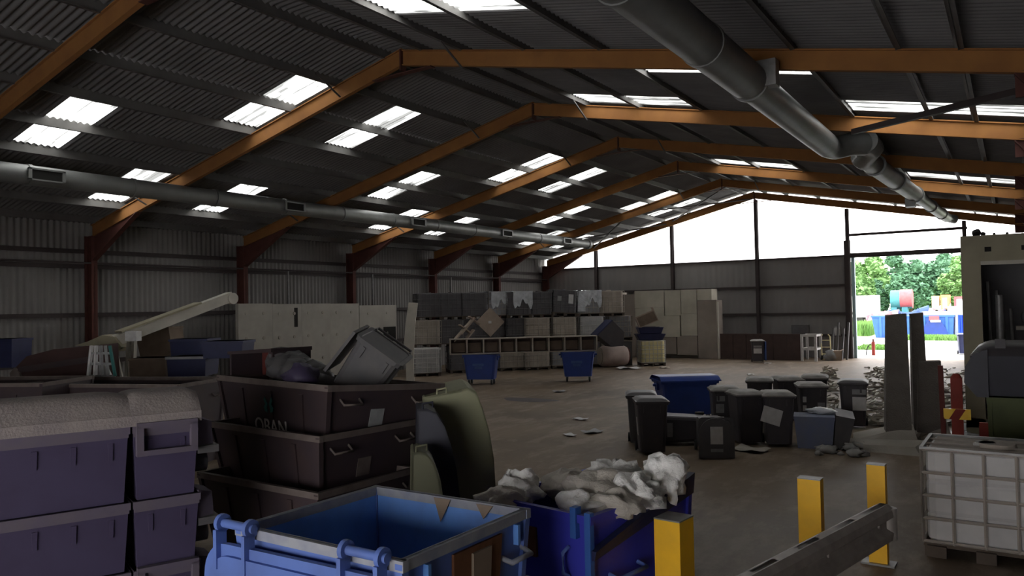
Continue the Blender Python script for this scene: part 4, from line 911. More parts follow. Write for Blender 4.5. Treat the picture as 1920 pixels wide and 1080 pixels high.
for (a, b, c, d_, nm, dy) in ((1190, 1246, 545, 578, 'block_pale', 0), (1246, 1277, 544, 592, 'block_pale', .05), (1277, 1308, 543, 588, 'block_pale', 0), (1308, 1337, 542, 563, 'block_pale', -.06),
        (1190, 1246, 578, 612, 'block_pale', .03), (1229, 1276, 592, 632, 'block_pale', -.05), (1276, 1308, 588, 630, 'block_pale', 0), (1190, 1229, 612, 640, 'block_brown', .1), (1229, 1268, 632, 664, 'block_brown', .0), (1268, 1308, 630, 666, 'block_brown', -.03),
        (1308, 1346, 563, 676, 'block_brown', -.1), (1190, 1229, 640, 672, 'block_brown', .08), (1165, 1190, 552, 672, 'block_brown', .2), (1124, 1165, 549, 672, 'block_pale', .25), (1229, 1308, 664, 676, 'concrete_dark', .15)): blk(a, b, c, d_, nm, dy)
t = thing('plank', 'thin pale batten standing against the right edge of the block wall', 'plank', (gx(1346, 41.3), 41.3, 0)); MB().box(-.04, .04, -.04, .04, 0, gz(1346, 566, 41.3)).build('batten', 'cream_light', t)
# brown panel bench, small bin, rack, sack truck
x0, x1 = gx(1349, 41.7), gx(1501, 41.7); t = thing('board_barrier', 'long dark brown boarded partition before the gable wall', 'partition', (x0, 41.7, 0)); zt = gz(1420, 627, 41.7)
nb = 6
for i in range(nb): MB().box((x1-x0)*i/nb+.01, (x1-x0)*(i+1)/nb-.01, 0, .08, 0, zt-.03+.02*(i % 2)).build('board', 'board_brown', t)
MB().box(0, x1-x0, -.02, .12, zt-.03, zt+.03).build('top_rail', 'board_brown', t)
p = W(1420, 679); t = wheelie_bin('small dark wheelie bin with pale label in front of the brown partition', (p.x, p.y+.1, 0), R(20), sticker=((-.02, .80, .40, .1, 'paper_grey'), (-.02, .58, .40, .26, 'paper')))
MB().box(.33, .40, -.36, .34, .1, 1.05).build('blue_panel', 'scrap_blue', t)
xa, xb = gx(1502, 41.4), gx(1528, 41.4); t = thing('metal_rack', 'white metal frame rack standing right of the brown partition', 'rack', (xa, 41.4, 0)); zt = gz(1515, 627, 41.4); q = xb-xa
for (x, y) in ((0, 0), (q, 0), (0, 1.2), (q, 1.2)): MB().box(x-.06, x+.06, y-.04, y+.04, 0, zt).build('upright', 'paper', t)
for z in (.55, zt-.12): 
    for y in (0, 1.2): MB().box(0, q, y-.03, y+.03, z, z+.12).build('crossbar', 'paper', t)
    for x in (0, q): MB().box(x-.03, x+.03, 0, 1.2, z, z+.1).build('crossbar', 'paper', t)
t = thing('sack_truck', 'yellowish sack truck leaning near the gable wall beside the rack', 'trolley', (gx(1548, 42.5), 42.5, 0), R(20))
for x in (-.22, .22):
    MB().tube([(x, 0, .1), (x, .25, 1.2), (x*.6, .27, 1.3)], .03, 8).build('rail', 'ibc_yellow', t); MB().cyl((x-.04, .08, .13), (x+.04, .08, .13), .13, n=14).build('wheel', 'tyre', t)
for z in (.3, .65, 1.0): MB().tube([(-.22, .25*z/1.2, z), (.22, .25*z/1.2, z)], .022, 6).build('crossbar', 'ibc_yellow', t)
MB().box(-.22, .22, -.25, .05, .02, .05).build('toe_plate', 'ibc_yellow', t)
o = MB().blob((0, 0, 0), .32, .3, .28, 12, 8, .25, 2, 6).build('rubbish_bag', 'paper_grey'); o.location = (gx(1556, 42.2), 42.2, .24); tag(o, 'bluish white rubbish bag on the floor beside the sack truck', 'bag')
t = thing('cardboard_box', 'small tan carton on the floor right of the sack truck', 'box', (gx(1567, 42.3), 42.3, 0), R(15)); MB().frus(.42, .4, .44, .42, 0, .5).build('carton', 'board_tan', t)
for x in (-1, 1): MB().obox((x*.26, 0, .53), (1, 0, .5*x), (0, 1, 0), (-.5*x, 0, 1), .16, .4, .01).build('flap', 'board_tan', t)
for (px, h_, lb) in ((1500, .9, 'dark box hung on the gable wall above the white rack'), (1570, .32, 'small pale switch box on the gable wall near the doorway')):
    z = gz(px, 618 if h_ > .5 else 621, 43.9); w_ = .45 if h_ > .5 else .14; t = thing('wall_box', lb, 'box', (gx(px, 43.9), 43.9, z)); MB().box(-w_, w_, -.08, .14, -.25, .25).build('case', 'plastic_charcoal' if h_ > .5 else 'paper_grey', t); MB().box(-w_*.85, w_*.85, -.10, -.08, -.2, .2).build('cover', 'ibc_dark' if h_ > .5 else 'paper', t)
t = thing('timber_bundle', 'dark timbers leaning on the gable wall left of the doorway', 'timber', (gx(1580, 43.2), 43.2, 0))
for i, dx in enumerate((-.55, -.3, -.05, .2)): MB().bar((dx, -.3, 0), (dx+.05, .2, 1.6+.3*(i % 2)), .09, .09).build('timber', 'plastic_charcoal', t)

# ------------------------------------------------------------ left side: precast panels, plank, conveyor, bins
X1 = -23.3
def wx(px, X=X1): return onplane(px, 600, (1, 0, 0), (X, 0, 0)).y
def wz(px, py, X=X1): return onplane(px, py, (1, 0, 0), (X, 0, 0)).z
for i, (a, b, py, lb) in enumerate(((447, 512, 569, 'leftmost pale precast concrete panel leaning by the left wall'), (513, 569, 570, 'precast concrete panel with a dark vertical slot, second from the left'), (570, 624, 569, 'third pale precast concrete panel from the left'), (625, 680, 569, 'fourth pale precast concrete panel, its right edge in shade'), (682, 752, 572, 'greyer precast concrete panel with dark hollows at the right end'))):
    y0, y1 = wx(a), wx(b); z = wz((a+b)/2, py); t = thing('precast_panel', lb, 'concrete panel', (X1-.06*i, y0, 0), 0, 'precast panels by the left wall')
    MB().box(-.16, 0, 0, y1-y0-.03, 0, z).build('slab', 'precast', t)
    if i == 1:
        zz = wz(557, 595); MB().box(.0, .015, wx(554)-y0, wx(560)-y0, wz(557, 613), wz(557, 577)).build('slot', 'black_void', t)
    for k in range(6):
        yy = (y1-y0)*(.22 if k % 2 else .72); zc = z*(.35+.27*(k//2)); MB().cyl((-.005, yy, zc), (.02, yy, zc), .06, n=10).build('lifting_socket', 'concrete', t)
    if i == 4:
        MB().box(.0, .02, (y1-y0)*.62, (y1-y0)*.95, z*.50, z*.70).build('hollow', 'black_void', t); MB().box(.0, .02, (y1-y0)*.6, (y1-y0)*.9, z*.28, z*.42).build('hollow', 'black_void', t)
b0 = W(772, 722); d0 = (b0-CAM).dot(FW)
pl = [D(x, y, d0) for x, y in ((762, 722), (761, 690), (757, 650), (760, 610), (766, 567), (783, 568), (778, 610), (776, 650), (775, 690), (777, 722))]
t = thing('bent_plank', 'tall cream bent board standing upright right of the precast panels', 'board', (b0.x, b0.y, 0))
nrmv = Vector((-FW.x, -FW.y, 0)).normalized()*-.12
m = MB(); m.prism([p-Vector((b0.x, b0.y, 0)) for p in pl][::-1], nrmv); m.build('board', 'cream_light', t)
# conveyor boom
def q3(px, py, d): return D(px, py, d)
o = q3(250, 690, 21.5); o.z = 0
t = thing('conveyor', 'long cream conveyor boom rising to the right above the left-hand skips', 'conveyor', o)
A_, B_ = q3(212, 640, 21), q3(432, 556, 23.5)
m = MB(); m.bar(A_-o, B_-o, .35, .28); m.build('boom', 'cream_light', t)
m = MB(); m.bar(A_.lerp(B_, .04)-o+Vector((0, 0, .2)), A_.lerp(B_, .7)-o+Vector((0, 0, .17)), .5, .05); m.build('belt_cover', 'cream_paint', t)
m = MB(); P_ = [q3(140, 648, 20.8), q3(165, 640, 20.8), q3(192, 628, 20.8), (q3(215, 632, 20.8)), q3(228, 652, 20.8), q3(216, 660, 20.8), q3(200, 650, 20.8)]; m.prism([p-o for p in P_][::-1], (-.4, .5, 0)); m.build('hopper_hood', 'cream_paint', t)
for (pa, pb) in (((243, 640), (238, 712)), ((252, 636), (249, 712)), ((214, 650), (228, 715))): MB().bar(q3(*pa, 21)-o, q3(*pb, 21)-o, .10, .10).build('leg', 'cream_light', t)
MB().obox(q3(250, 630, 20.9)-o, RT, (-RT.y, RT.x, 0), (0, 0, 1), .30, .3, .26).build('motor_box', 'paper', t)
MB().cyl(q3(428, 560, 23.5)-o-Vector((.2, 0, 0)), q3(428, 560, 23.5)-o+Vector((.25, 0, 0)), .17, n=14).build('head_drum', 'cream_light', t)
# striped frame on the skips (pale seat-like grille)
o = q3(192, 705, 17); t = thing('white_grille', 'torn white and green plastic crate propped below the conveyor', 'crate', o)
P_ = [q3(x, y, 17)-o for x, y in ((166, 705), (165, 668), (172, 648), (190, 640), (206, 648), (216, 705))]
for i in range(5): 
    a = P_[0].lerp(P_[5], i/4); b = P_[2].lerp(P_[4], i/4); MB().bar(a, b, .07, .05).build('bar', 'paper' if i < 2 else ('paper_grey' if i < 4 else 'teal_mark'), t)
for k in (0, .4, .75): MB().bar(P_[0].lerp(P_[2], k), P_[5].lerp(P_[4], k), .06, .05).build('crossbar', 'paper_grey', t)
m = MB(); m.prism([p+Vector((0, .15, 0)) for p in (P_[0], P_[1].lerp(P_[0], .3), P_[5].lerp(P_[0], .5).lerp(P_[2], .35), P_[5].lerp(P_[0], .45))][::-1], (-.05, .08, 0)); m.build('torn_panel', 'paper', t)
# brown cardboard bale, blue crates behind
def simple_box(label, name, px0, px1, py0, py1, d, depth, mname, cat, tilt=0.0, lid=None, rz=0.0, pname='casing'):
    pm = D((px0+px1)/2, py1, d); w_ = (px1-px0)*d/FPX; h_ = (py1-py0)*d/FPX
    t = thing(name, label, cat, pm, R(32.8)+rz, rot=(0, tilt, R(32.8)+rz)); m = MB(); m.frus(w_*.94, depth*.94, w_, depth, 0, h_, cy=depth/2); m.build(pname, mname, t)
    r = MB(); r.box(-w_/2-.02, w_/2+.02, -.03, depth+.03, h_-.06, h_); r.build('rim', lid or mname, t); return t
simple_box('brown cardboard bale tilted behind the conveyor legs', 'cardboard_bale', 262, 326, 618, 672, 23.5, 1.0, 'card_brown', 'bale', R(-10))
simple_box('upper blue plastic bin beside the brown bale', 'plastic_bin', 318, 388, 636, 668, 20.5, .9, 'plastic_navy', 'bin')
simple_box('lower blue plastic bin with a pale rim below the other one', 'plastic_bin', 312, 386, 669, 706, 19.5, .9, 'plastic_navy', 'bin', lid='ibc_grey')
simple_box('blue bin with rounded lid behind the open crate in the steel bin', 'plastic_bin', 378, 455, 640, 672, 19.2, .9, 'plastic_navy', 'bin')
simple_box('tan crate behind the skips between the conveyor legs and the blue bins', 'wooden_crate', 243, 312, 672, 800, 20, .9, 'card_brown', 'crate')
simple_box('bluish bin at the far left edge beside the wall', 'plastic_bin', -30, 22, 636, 690, 21, .9, 'plastic_navy', 'bin')
# large skips on the left
def skip(label, rim_px, zt, w_, d_, h_, rz, mname, rim='rim_worn'):
    c = W(*rim_px, zt); return steel_bin('skip', label, (c.x, c.y, zt-h_), rz, w_, d_, h_, .9, mname, rim, parts=True, cat='skip')
skip('long dark steel skip behind the purple-blue stack, its rim showing above', (235, 713), 1.70, 3.6, 1.5, 1.70, R(20), 'steel_black_bin')
skip('dark red-brown steel skip at the far left behind the dusty lids', (20, 712), 1.80, 2.4, 1.5, 1.80, R(28), 'dark_red_steel' if 'dark_red_steel' in M else 'steel_black_bin')
o = q3(95, 712, 18.5); t = thing('roll_top_bin', 'big reddish brown round-fronted bin behind the dusty lids at far left', 'bin', (o.x, o.y, 0)); oo = Vector((o.x, o.y, 0))
P_ = [q3(x, y, 18.5)-oo for x, y in ((22, 730), (28, 690), (50, 668), (100, 655), (172, 648), (176, 730))]; m = MB(); m.prism(P_[::-1], Vector((-.6, .85, 0))*1.3); m.build('body', 'reddish_dark', t)
m = MB(); Q_ = [q3(x, y, 18.45)-oo for x, y in ((30, 700), (36, 688), (172, 668), (176, 678))]; m.prism(Q_[::-1], Vector((-.6, .85, 0))*.08); m.build('front_band', 'steel_black_bin', t)
m = MB(); Q_ = [q3(x, y, 18.4)-oo for x, y in ((22, 730), (18, 700), (26, 690), (36, 700), (40, 730))]; m.prism(Q_[::-1], Vector((-.6, .85, 0))*.3); m.build('corner_cap', 'rim_worn', t)
P_[0].z = P_[5].z = 0
m = MB(); m.prism([(P_[0].x, P_[0].y, 0), (P_[5].x, P_[5].y, 0), (P_[5].x-.7, P_[5].y+1.0, 0), (P_[0].x-.7, P_[0].y+1.0, 0)], (0, 0, 1.3)); m.build('base', 'board_brown', t)

# ------------------------------------------------------------ right: cream cabin, navy bin on olive bin, marker board
cy = 19.2
cx0 = onplane(1806, 620, (0, 1, 0), (0, cy, 0)).x; ztop = onplane(1815, 447, (0, 1, 0), (0, cy, 0)).z
t = thing('site_cabin', 'big cream steel-framed cabin with a dark open front at the right edge', 'cabin', (cx0, cy, 0))
CW = .42-cx0; CDp = 2.6
def cb(name, m_, *b): return MB().box(*b).build(name, m_, t)
cb('corner_post', 'cream_paint', 0, .36, 0, .3, 0, ztop); cb('top_beam', 'cream_paint', .36, CW, 0, .3, ztop-.52, ztop)
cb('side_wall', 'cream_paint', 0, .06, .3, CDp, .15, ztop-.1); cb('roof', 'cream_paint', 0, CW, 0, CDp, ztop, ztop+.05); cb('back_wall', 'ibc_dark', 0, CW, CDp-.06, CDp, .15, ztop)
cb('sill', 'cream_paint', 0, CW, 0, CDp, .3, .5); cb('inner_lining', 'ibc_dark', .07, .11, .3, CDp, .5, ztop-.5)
m = MB(); m.hexa([(.36, -.01, ztop-.58), (CW, -.01, ztop-.58), (CW, .03, ztop-.58), (.36, .03, ztop-.58), (.36, -.01, ztop-.50), (CW, -.01, ztop-.50), (CW, .03, ztop-.50), (.36, .03, ztop-.50)]); m.build('door_track', 'cream_light', t)
for x in (.50, 1.15): cb('locking_socket', 'black_void', x-.06, x+.06, -.012, 0, ztop-.30, ztop-.20)
for i, x in enumerate((.46, .62, .70, .86)): MB().tube([(x, .7, .5), (x+.02, .7, 2.2), (x, .72, 3.4-.2*i)], .035, 8).build('pipe', 'purlin_steel', t)
MB().tube([(.66, .6, 2.0), (.66, .6, 3.1)], .075, 10).build('cylinder', 'galvanised', t)
cb('shelf', 'ibc_dusty', .95, CW, .5, 1.3, 2.35, 2.43); cb('shelf', 'ibc_dusty', .95, CW, .5, 1.3, 1.8, 1.86)
MB().blob((1.2, .8, 2.62), .17, .17, .18, 12, 8, .1, 2, 3).build('helmet', 'ibc_dark', t)
for i, (x, r_) in enumerate(((.30, .09), (.42, .05), (.62, .03), (.85, .03), (1.25, .05))): MB().blob((x, .15, ztop+.05+r_*.7), r_, r_, r_, 8, 6, .1, 2, i).build('roof_fitting', 'black_void', t)
# olive bin with navy bin on top
X0 = W(1855, 930).x; py_ = 14.2; xa = onplane(1862, 800, (0, 1, 0), (0, py_, 0)).x
t = steel_bin('steel_bin', 'olive-green steel bin behind the caged tank at the right edge', (xa+.58, py_+.5, 0), 0, 1.24, 1.0, 1.50, .96, 'olive_bright', 'olive_bright', parts=False)
t = thing('plastic_bin', 'dark navy plastic bin with bulging lid sitting on the olive-green bin', 'bin', (xa+.58, py_+.5, 1.52), 0)
m = MB(); m.hexa([(-.76, -.45, .0), (.62, -.45, 0), (.62, .5, 0), (-.76, .5, 0), (-.86, -.52, .62), (.66, -.52, .62), (.66, .55, .62), (-.86, .55, .62)]); m.build('body', 'plastic_ink', t)
m = MB(); m.grid(lambda u, v: Vector((-.86+1.52*u, -.54+1.12*v, .62+.20*min(1, 6*u)**.5*min(1, 5*v)**.5*min(1, 6*(1-u))**.5)), 16, 12); m.build('lid', 'plastic_black', t)
m = MB(); m.prism([(-.78, -.54, -.02), (-.62, -.56, -.02), (-.62, -.56, .72), (-.80, -.54, .66), (-.93, -.53, .45), (-.95, -.53, .2)], (0, 1.06, 0)); m.build('side_bulge', 'plastic_ink', t)
for x in (-.45, .1): MB().box(x-.07, x+.07, -.50, -.35, .74, .88).build('hinge_lug', 'plastic_black', t)
p = onplane(1797, 850, (0, 1, 0), (0, 17.3, 0)); zb = onplane(1797, 777, (0, 1, 0), (0, 17.3, 0)).z
t = thing('hazard_marker', 'yellow and red striped marker board on a red post before the cream cabin', 'sign', (p.x, 17.3, 0))
MB().box(-.10, .10, .05, .15, .0, zb+.70).build('post', 'red_paint', t); MB().cyl((0, .1, zb+.70), (0, .1, zb+.78), .10, .05, 12).build('post_cap', 'red_paint', t); MB().box(-.25, .25, -.1, .3, 0, .05).build('base_plate', 'dark_red', t)
hb = MB().box(-.23, .23, .0, .04, zb-.10, zb+.10).build('board', 'hazard_yellow', t)
MB().prism([(-.14, -.006, zb-.10), (.03, -.006, zb-.10), (.15, -.006, zb+.10), (-.02, -.006, zb+.10)], (0, .008, 0)).build('stripe', 'red_paint', hb); MB().prism([(-.23, -.004, zb-.10), (-.21, -.004, zb-.10), (-.23, -.004, zb-.06)], (0, .006, 0)).build('stripe', 'red_paint', hb)
t = thing('steel_prop', 'thin dark red steel post left of the striped marker board', 'post', (onplane(1770, 800, (0, 1, 0), (0, 17.6, 0)).x, 17.6, 0)); MB().bar((0, 0, 0), (-.03, 0, 1.72), .09, .09).build('post_shaft', 'dark_red', t); MB().box(-.15, .15, -.12, .12, 0, .03).build('base_plate', 'dark_red', t)
for i, (px, py, s_, lb) in enumerate(((1800, 824, .26, 'crumpled clear plastic sheeting on the floor below the marker board'), (1832, 812, .30, 'smaller heap of plastic sheeting against the foot of the cream cabin'))):
    p = W(px, py); o = MB().blob((0, 0, 0), s_*1.3, s_, s_*.45, 18, 10, .35, 2.8, 30+i).build('plastic_sheeting', 'film'); o.location = (p.x, p.y-.3, s_*.36); tag(o, lb, 'plastic sheet')
p = W(1835, 790, .9); t = thing('rear_lamp_bar', 'red lamp bar low on the front of the cream cabin behind the olive bin', 'lamp', (p.x, 15.9, 0)); MB().box(.0, .5, 0, .1, .62, .86).build('lamp', 'red_paint', t); MB().box(-.0, .5, .0, .1, 0, .62).build('bracket', 'dark_red', t)
p = W(1620, 838); 
m = MB(); m.hexa([(-.9, -.35, 0), (1.1, -.5, 0), (1.2, .4, 0), (-.6, .35, 0), (-.8, -.3, .10), (1.0, -.4, .16), (1.1, .35, .18), (-.5, .3, .12)]); o = m.build('concrete_slab', 'concrete'); o.location = (p.x, p.y-.1, 0); tag(o, 'low flat concrete slab on the floor in front of the upright wall units', 'slab')

# litter on the floor
for i, (px, py, s_, nm, lb) in enumerate(((1088, 787, .16, 'paper', 'white paper scrap on the floor nearest the left concrete stack'), (1112, 811, .22, 'paper_grey', 'pale crumpled strip on the floor below the drain stain'), (1068, 817, .14, 'paper', 'small white scrap left of the pale strip'), (1178, 692, .45, 'paper', 'bundle of white sheeting on the floor below the pink bale'),
        (1407, 703, .16, 'paper', 'white scrap on the open floor between the bins and the gable'), (1440, 682, .14, 'paper', 'tiny white scrap by the brown partition'), (1215, 846, .2, 'paper_grey', 'pale flake on the floor right of the leftmost bin'), (1405, 845, .3, 'concrete', 'flat stone on the floor by the propped bin lid'), (1050, 735, .2, 'paper_grey', 'grey scrap on the floor near the right blue bin'), (1245, 690, .25, 'ibc_dusty', 'small tan lump beside the yellowed tank pallet'))):
    p = W(px, py); m = MB(); m.grid(lambda u, v: Vector(((u-.5)*s_*2.4, (v-.5)*s_*1.6, .02+.10*s_*(1+math.sin(u*7+i)*math.cos(v*6)))), 5, 4); o = m.build('litter_scrap', nm); o.location = (p.x, p.y, 0); o.rotation_euler[2] = i*1.3; tag(o, lb, 'litter')
p = W(990, 750); m = MB(); m.add([(.95*math.cos(a)*(1+.2*math.sin(3*a)), .55*math.sin(a)*(1+.15*math.cos(2*a)), .006) for a in [2*PI*i/28 for i in range(28)]], [tuple(range(28))]); o = m.build('oil_patch', 'steel_black_bin'); o.location = (p.x, p.y, 0); tag(o, 'dark oily patch on the floor in front of the two blue bins', 'stain')

# ------------------------------------------------------------ outside
yd = struct('floor_yard', MB().box(-60, 30, YB+.4, 70.5, -.3, -.02), 'yard')
struct('floor_field', MB().box(-140, 60, 70.5, 240, -.4, -.03), 'field')
def ox(px, Y): return onplane(px, 600, (0, 1, 0), (0, Y, 0)).x
def oz(px, py, Y): return onplane(px, py, (0, 1, 0), (0, Y, 0)).z
def grass_strip(label, x0, x1, y0, y1, n, hh):
    m = MB()
    for i in range(n):
        x, y = random.uniform(x0, x1), random.uniform(y0, y1); a = random.uniform(0, PI); h_ = random.uniform(.4, 1)*hh; w_ = .12
        dx, dy = math.cos(a)*w_, math.sin(a)*w_; m.add([(x-dx, y-dy, -.03), (x+dx, y+dy, -.03), (x+random.uniform(-.1, .1), y+random.uniform(-.1, .1), h_)], [(0, 1, 2)])
    o = m.build('grass', 'grass'); o['kind'] = 'stuff'; return tag(o, label, 'grass')
grass_strip('bright green grass verge growing before the blue skip outside', ox(1690, 66), ox(1812, 66)+1, 64.5, 67.8, 5000, .38)
grass_strip('patch of green weeds outside near the left edge of the doorway', ox(1600, 52), ox(1660, 52), 52, 56, 700, .22)
grass_strip('tall green growth left of the blue skip outside', ox(1598, 76), ox(1640, 76), 72, 78, 4000, 1.2)
grass_strip('yellow-green grass on the bank beyond the blue skip', ox(1595, 95), ox(1815, 95), 82, 96, 6000, .9)
# blue skips
Y0 = 69.0; xa, xb = ox(1641, Y0), ox(1786, Y0); zt = oz(1700, 592, Y0)
t = thing('roll_off_skip', 'long sky-blue steel skip standing outside the doorway', 'skip', (xa, Y0, 0)); Ls = xb-xa
MB().add([(0, 0, 0), (Ls, 0, 0), (Ls, 2.2, 0), (0, 2.2, 0), (-.25, -.1, zt), (Ls+.1, -.1, zt), (Ls+.1, 2.3, zt), (-.25, 2.3, zt)], [(0, 1, 5, 4), (1, 2, 6, 5), (2, 3, 7, 6), (3, 0, 4, 7), (3, 2, 1, 0), (4, 5, 6, 7)]).build('body', 'skip_blue', t)
MB().box(-.3, Ls+.15, -.16, 0, zt-.12, zt+.02).build('rim', 'skip_blue', t)
for i in range(7):
    x = Ls*(i+.5)/7; MB().hexa([(x-.09, -.12, 0), (x+.09, -.12, 0), (x+.09, .05, 0), (x-.09, .05, 0), (x-.09, -.2, zt-.1), (x+.09, -.2, zt-.1), (x+.09, .0, zt-.1), (x-.09, .0, zt-.1)]).build('rib', 'skip_blue', t)
x = ox(1752, Y0)-xa; MB().prism([(x-1.1, -.22, .02), (x+1.1, -.22, .02), (x+.45, -.26, zt*.78), (x-.45, -.26, zt*.78)], (0, .12, 0)).build('end_ramp', 'plastic_blue', t)
MB().box(x-.35, x+.35, -.30, -.26, zt*.78, zt*.98).build('painted_mark', 'tank_red', t); MB().box(x-.25, x+.45, -.31, -.29, zt*.70, zt*.80).build('painted_mark', 'paper', t)
MB().box(x-.9, x+1.7, .3, 1.9, zt, zt+.30).build('load', 'ibc_grey', t)
xa2, xb2 = ox(1796, Y0), ox(1822, Y0); t = thing('roll_off_skip', 'deep blue ribbed steel skip beside the cabin edge outside', 'skip', (xa2, Y0, 0)); MB().box(0, xb2-xa2, 0, 2.3, 0, zt+.02).build('body', 'skip_blue_vivid', t)
for i in range(6): x = (xb2-xa2)*(i+.5)/6; MB().box(x-.06, x+.06, -.1, .02, 0, zt).build('rib', 'skip_blue_vivid', t)
t = thing('white_tank', 'white tank body standing on the right blue skip outside', 'tank', (ox(1777, 72), 72, 0)); MB().box(0, 2.3, 0, 1.4, 0, zt+.62).build('body', 'van_white', t); MB().box(-.05, 2.35, -.05, 1.45, zt+.60, zt+.66).build('lid', 'van_white', t)
# white van body, tank, machines beyond
Yv = 105; xa, xb = ox(1603, Yv), ox(1646, Yv); z0, z1 = oz(1625, 585, Yv), oz(1625, 554, Yv)
t = thing('white_trailer', 'white box trailer standing in the field beyond the blue skip', 'trailer', (xa, Yv, 0)); MB().box(-1.5, xb-xa, 0, 2.4, .9, z1).build('box_body', 'van_white', t)
for x in (.6, 1.6): MB().cyl((x, -.05, .45), (x, .25, .45), .45, n=16).build('wheel', 'tyre', t)
MB().box(-1.5, xb-xa, .2, 2.2, .6, .9).build('chassis', 'tyre', t)
Yt = 101; c = ox(1692, Yt); zt_ = oz(1692, 544, Yt); zc = oz(1692, 572, Yt); hw_ = (ox(1712, Yt)-ox(1672, Yt))/2
t = thing('storage_tank', 'rounded pink and teal storage tank in the field before the trees', 'tank', (c, Yt, 0))
m = MB(); r_ = (zt_-zc)*.62; m.tube([(-hw_, 0, zt_-r_), (hw_, 0, zt_-r_)], r_, 20, True); m.build('barrel', 'tank_teal', t); m = MB(); m.tube([(-hw_*.1, -.05, zt_-r_+.05), (hw_*1.02, -.05, zt_-r_+.05)], r_*1.02, 20, True); m.build('painted_end', 'tank_red', t)
for x in (-hw_*.7, hw_*.3): MB().box(x-.3, x+.3, -.6, .6, 0, zt_-1.6*r_).build('support', 'tank_teal', t)
for i, (px, py0, py1, Yq, nm, lb) in enumerate(((1655, 572, 585, 99, 'scrap_mixed', 'low reddish scrap heap left of the storage tank'), (1685, 576, 588, 103, 'scrap_blue', 'blue scrap heap below the storage tank'), (1712, 574, 586, 99.5, 'scrap_blue', 'blue scrap heap right of the storage tank'), (1770, 572, 586, 99, 'scrap_mixed', 'mixed scrap heap below the orange machine'), (1803, 570, 587, 103, 'scrap_blue', 'blue and white scrap at the cabin edge'))):
    z0, z1 = 0, oz(px, py0, Yq); m = MB()
    for k in range(26): m.obox((random.uniform(-1.7, 1.7), random.uniform(-.6, .6), random.uniform(.2, z1*.95)*random.uniform(.5, 1)), (random.random(), random.random()-.5, random.random()-.5), (-.2, 1, random.random()), (random.random()-.5, .1, 1), random.uniform(.3, 1), .3, random.uniform(.2, .6))
    m.frus(3.6, 1.6, 2.2, 1, 0, z1*.7); o = m.build('scrap_heap', nm); o.location = (ox(px, Yq), Yq, 0); o['kind'] = 'stuff'; tag(o, lb, 'scrap')
for i, (pa, pb, py, nm, lb) in enumerate(((1748, 1762, 555, 'machine_cream', 'cream farm machine frame left of the orange one'), (1765, 1782, 553, 'machine_orange', 'orange machine standing in the field by the trees'), (1790, 1814, 556, 'tank_red', 'red container at the right edge of the field'))):
    Yq = 104; xa, xb = ox(pa, Yq), ox(pb, Yq); z1 = oz(pa, py, Yq); t = thing('field_machine', lb, 'machine', (xa, Yq, 0)); L_ = xb-xa
    MB().box(0, L_, 0, 1.6, z1*.45, z1).build('body', nm, t)
    for x in (.1, L_-.3): MB().box(x, x+.2, 0, .2, 0, z1*.45).build('leg', 'machine_cream', t)
    MB().cyl((L_*.5, -.1, z1*.3), (L_*.5, .2, z1*.3), z1*.22, n=14).build('wheel', 'tyre', t); MB().box(L_*.2, L_*.7, -.05, 0, z1*.55, z1*.9).build('panel', 'van_white', t)
# red post and dark hose at the doorway
t = thing('red_post', 'short red bollard in the open doorway', 'bollard', (ox(1636, 47), 47, -.02)); MB().cyl((0, 0, 0), (0, 0, .75), .09, n=12).build('post_shaft', 'red_paint', t); MB().cyl((0, 0, .75), (0, 0, .9), .05, n=10).build('cap', 'dark_red', t)
t = thing('hose', 'thin black hose curving beside the red bollard', 'hose', (ox(1622, 47), 47, -.02)); MB().tube([(0, 0, 0), (.05, 0, .35), (.15, 0, .55), (.40, 0, .72)], .025, 6).build('tube', 'tyre', t)
t = wheelie_bin('dark bin outside at the right side of the doorway', (ox(1806, 49), 49, -.02), R(10), 'plastic_navy', 'plastic_navy', sticker=())
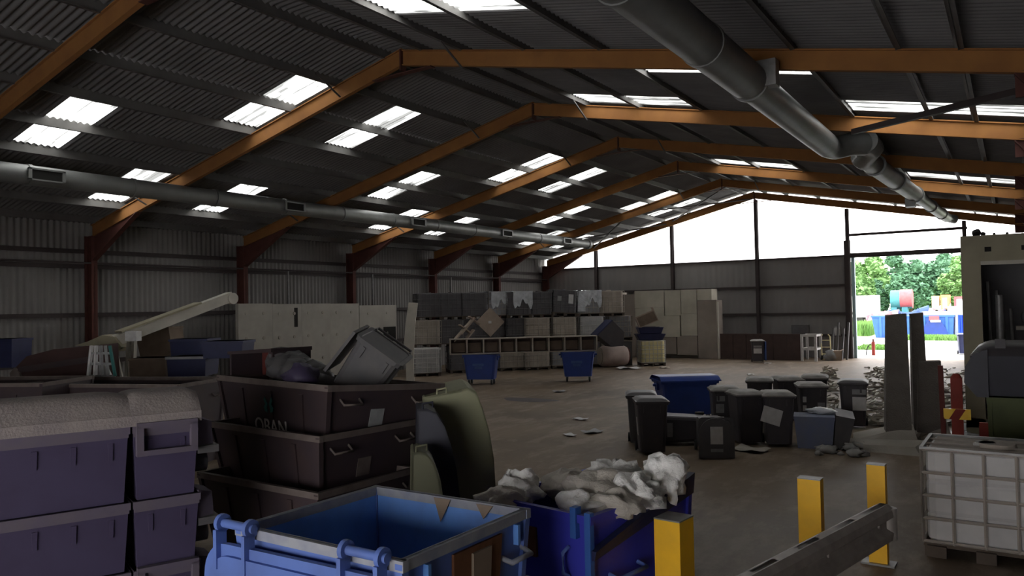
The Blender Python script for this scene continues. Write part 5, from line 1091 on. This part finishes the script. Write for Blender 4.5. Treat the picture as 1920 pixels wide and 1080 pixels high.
# trees
def tree(label, px, Y, top, wpx, mname, seed):
    random.seed(seed); x = ox(px, Y); h_ = top; t = thing('tree', label, 'tree', (x, Y, -.03)); r_ = wpx*Y/1459*.6
    MB().tube([(0, 0, 0), (.2, .1, h_*.35), (.1, 0, h_*.7)], .3, 8, True, [.4, .3, .15]).build('trunk', 'bark', t)
    m = MB(); cl = [(random.uniform(-.75, .75)*r_, random.uniform(-.5, .5)*r_, h_*random.uniform(.22, .8), r_*random.uniform(.3, .5)) for _ in range(16)]+[(0, 0, h_-r_*.35, r_*.38)]
    for (cx, cy_, cz, cr) in cl:
        for k in range(230):
            th = math.acos(random.uniform(-1, 1)); ph = random.uniform(0, 2*PI); rr = cr*random.uniform(.75, 1.08)
            p = Vector((cx+rr*math.sin(th)*math.cos(ph), cy_+rr*math.sin(th)*math.sin(ph), cz+rr*math.cos(th)*.85)); 
            if p.z > h_: p.z = h_-random.random()*.5
            if p.z < .2: continue
            a = Vector((random.uniform(-1, 1), random.uniform(-1, 1), random.uniform(-.6, .6))).normalized(); b = a.cross(Vector((random.uniform(-1, 1), random.uniform(-1, 1), 1))).normalized(); s_ = random.uniform(.25, .5)
            m.add([p-a*s_, p+b*s_*.6, p+a*s_, p-b*s_*.6], [(0, 1, 2, 3)])
        m.blob((cx, cy_, cz), cr*.8, cr*.8, cr*.7, 10, 7, .2, 2, seed)
    m.build('foliage', mname, t)
def th_(px, py, Y): return oz(px, py, Y)
TR = [(1604, 112, 498, 50, 'leaf_light', 'yellowish green tree at the left side of the doorway view'), (1640, 132, 484, 60, 'leaf_light', 'tall light green tree second from the left beyond the field'), (1680, 150, 482, 60, 'leaf_dark', 'dark green tree behind the pink tank'), (1722, 168, 492, 60, 'leaf_dark', 'low dark tree in the dip of the tree line'),
      (1748, 126, 500, 46, 'leaf_dark', 'bushy dark tree left of the tall right-hand one'), (1775, 185, 478, 60, 'leaf_dark', 'tall dark tree rising behind the others at the right'), (1798, 112, 508, 46, 'leaf_light', 'pale green rounded tree next to the cabin edge'), (1830, 150, 476, 70, 'leaf_light', 'tall light tree partly behind the cabin'), (1705, 120, 520, 50, 'leaf_dark', 'shorter dark bush just behind the pink tank'), (1646, 122, 530, 30, 'leaf_dark', 'shorter dark bush behind the white trailer')]
for i, (px, Y, py, wpx, nm, lb) in enumerate(TR): tree(lb, px, Y, th_(px, py, Y)*1.07, wpx, nm, 100+i)
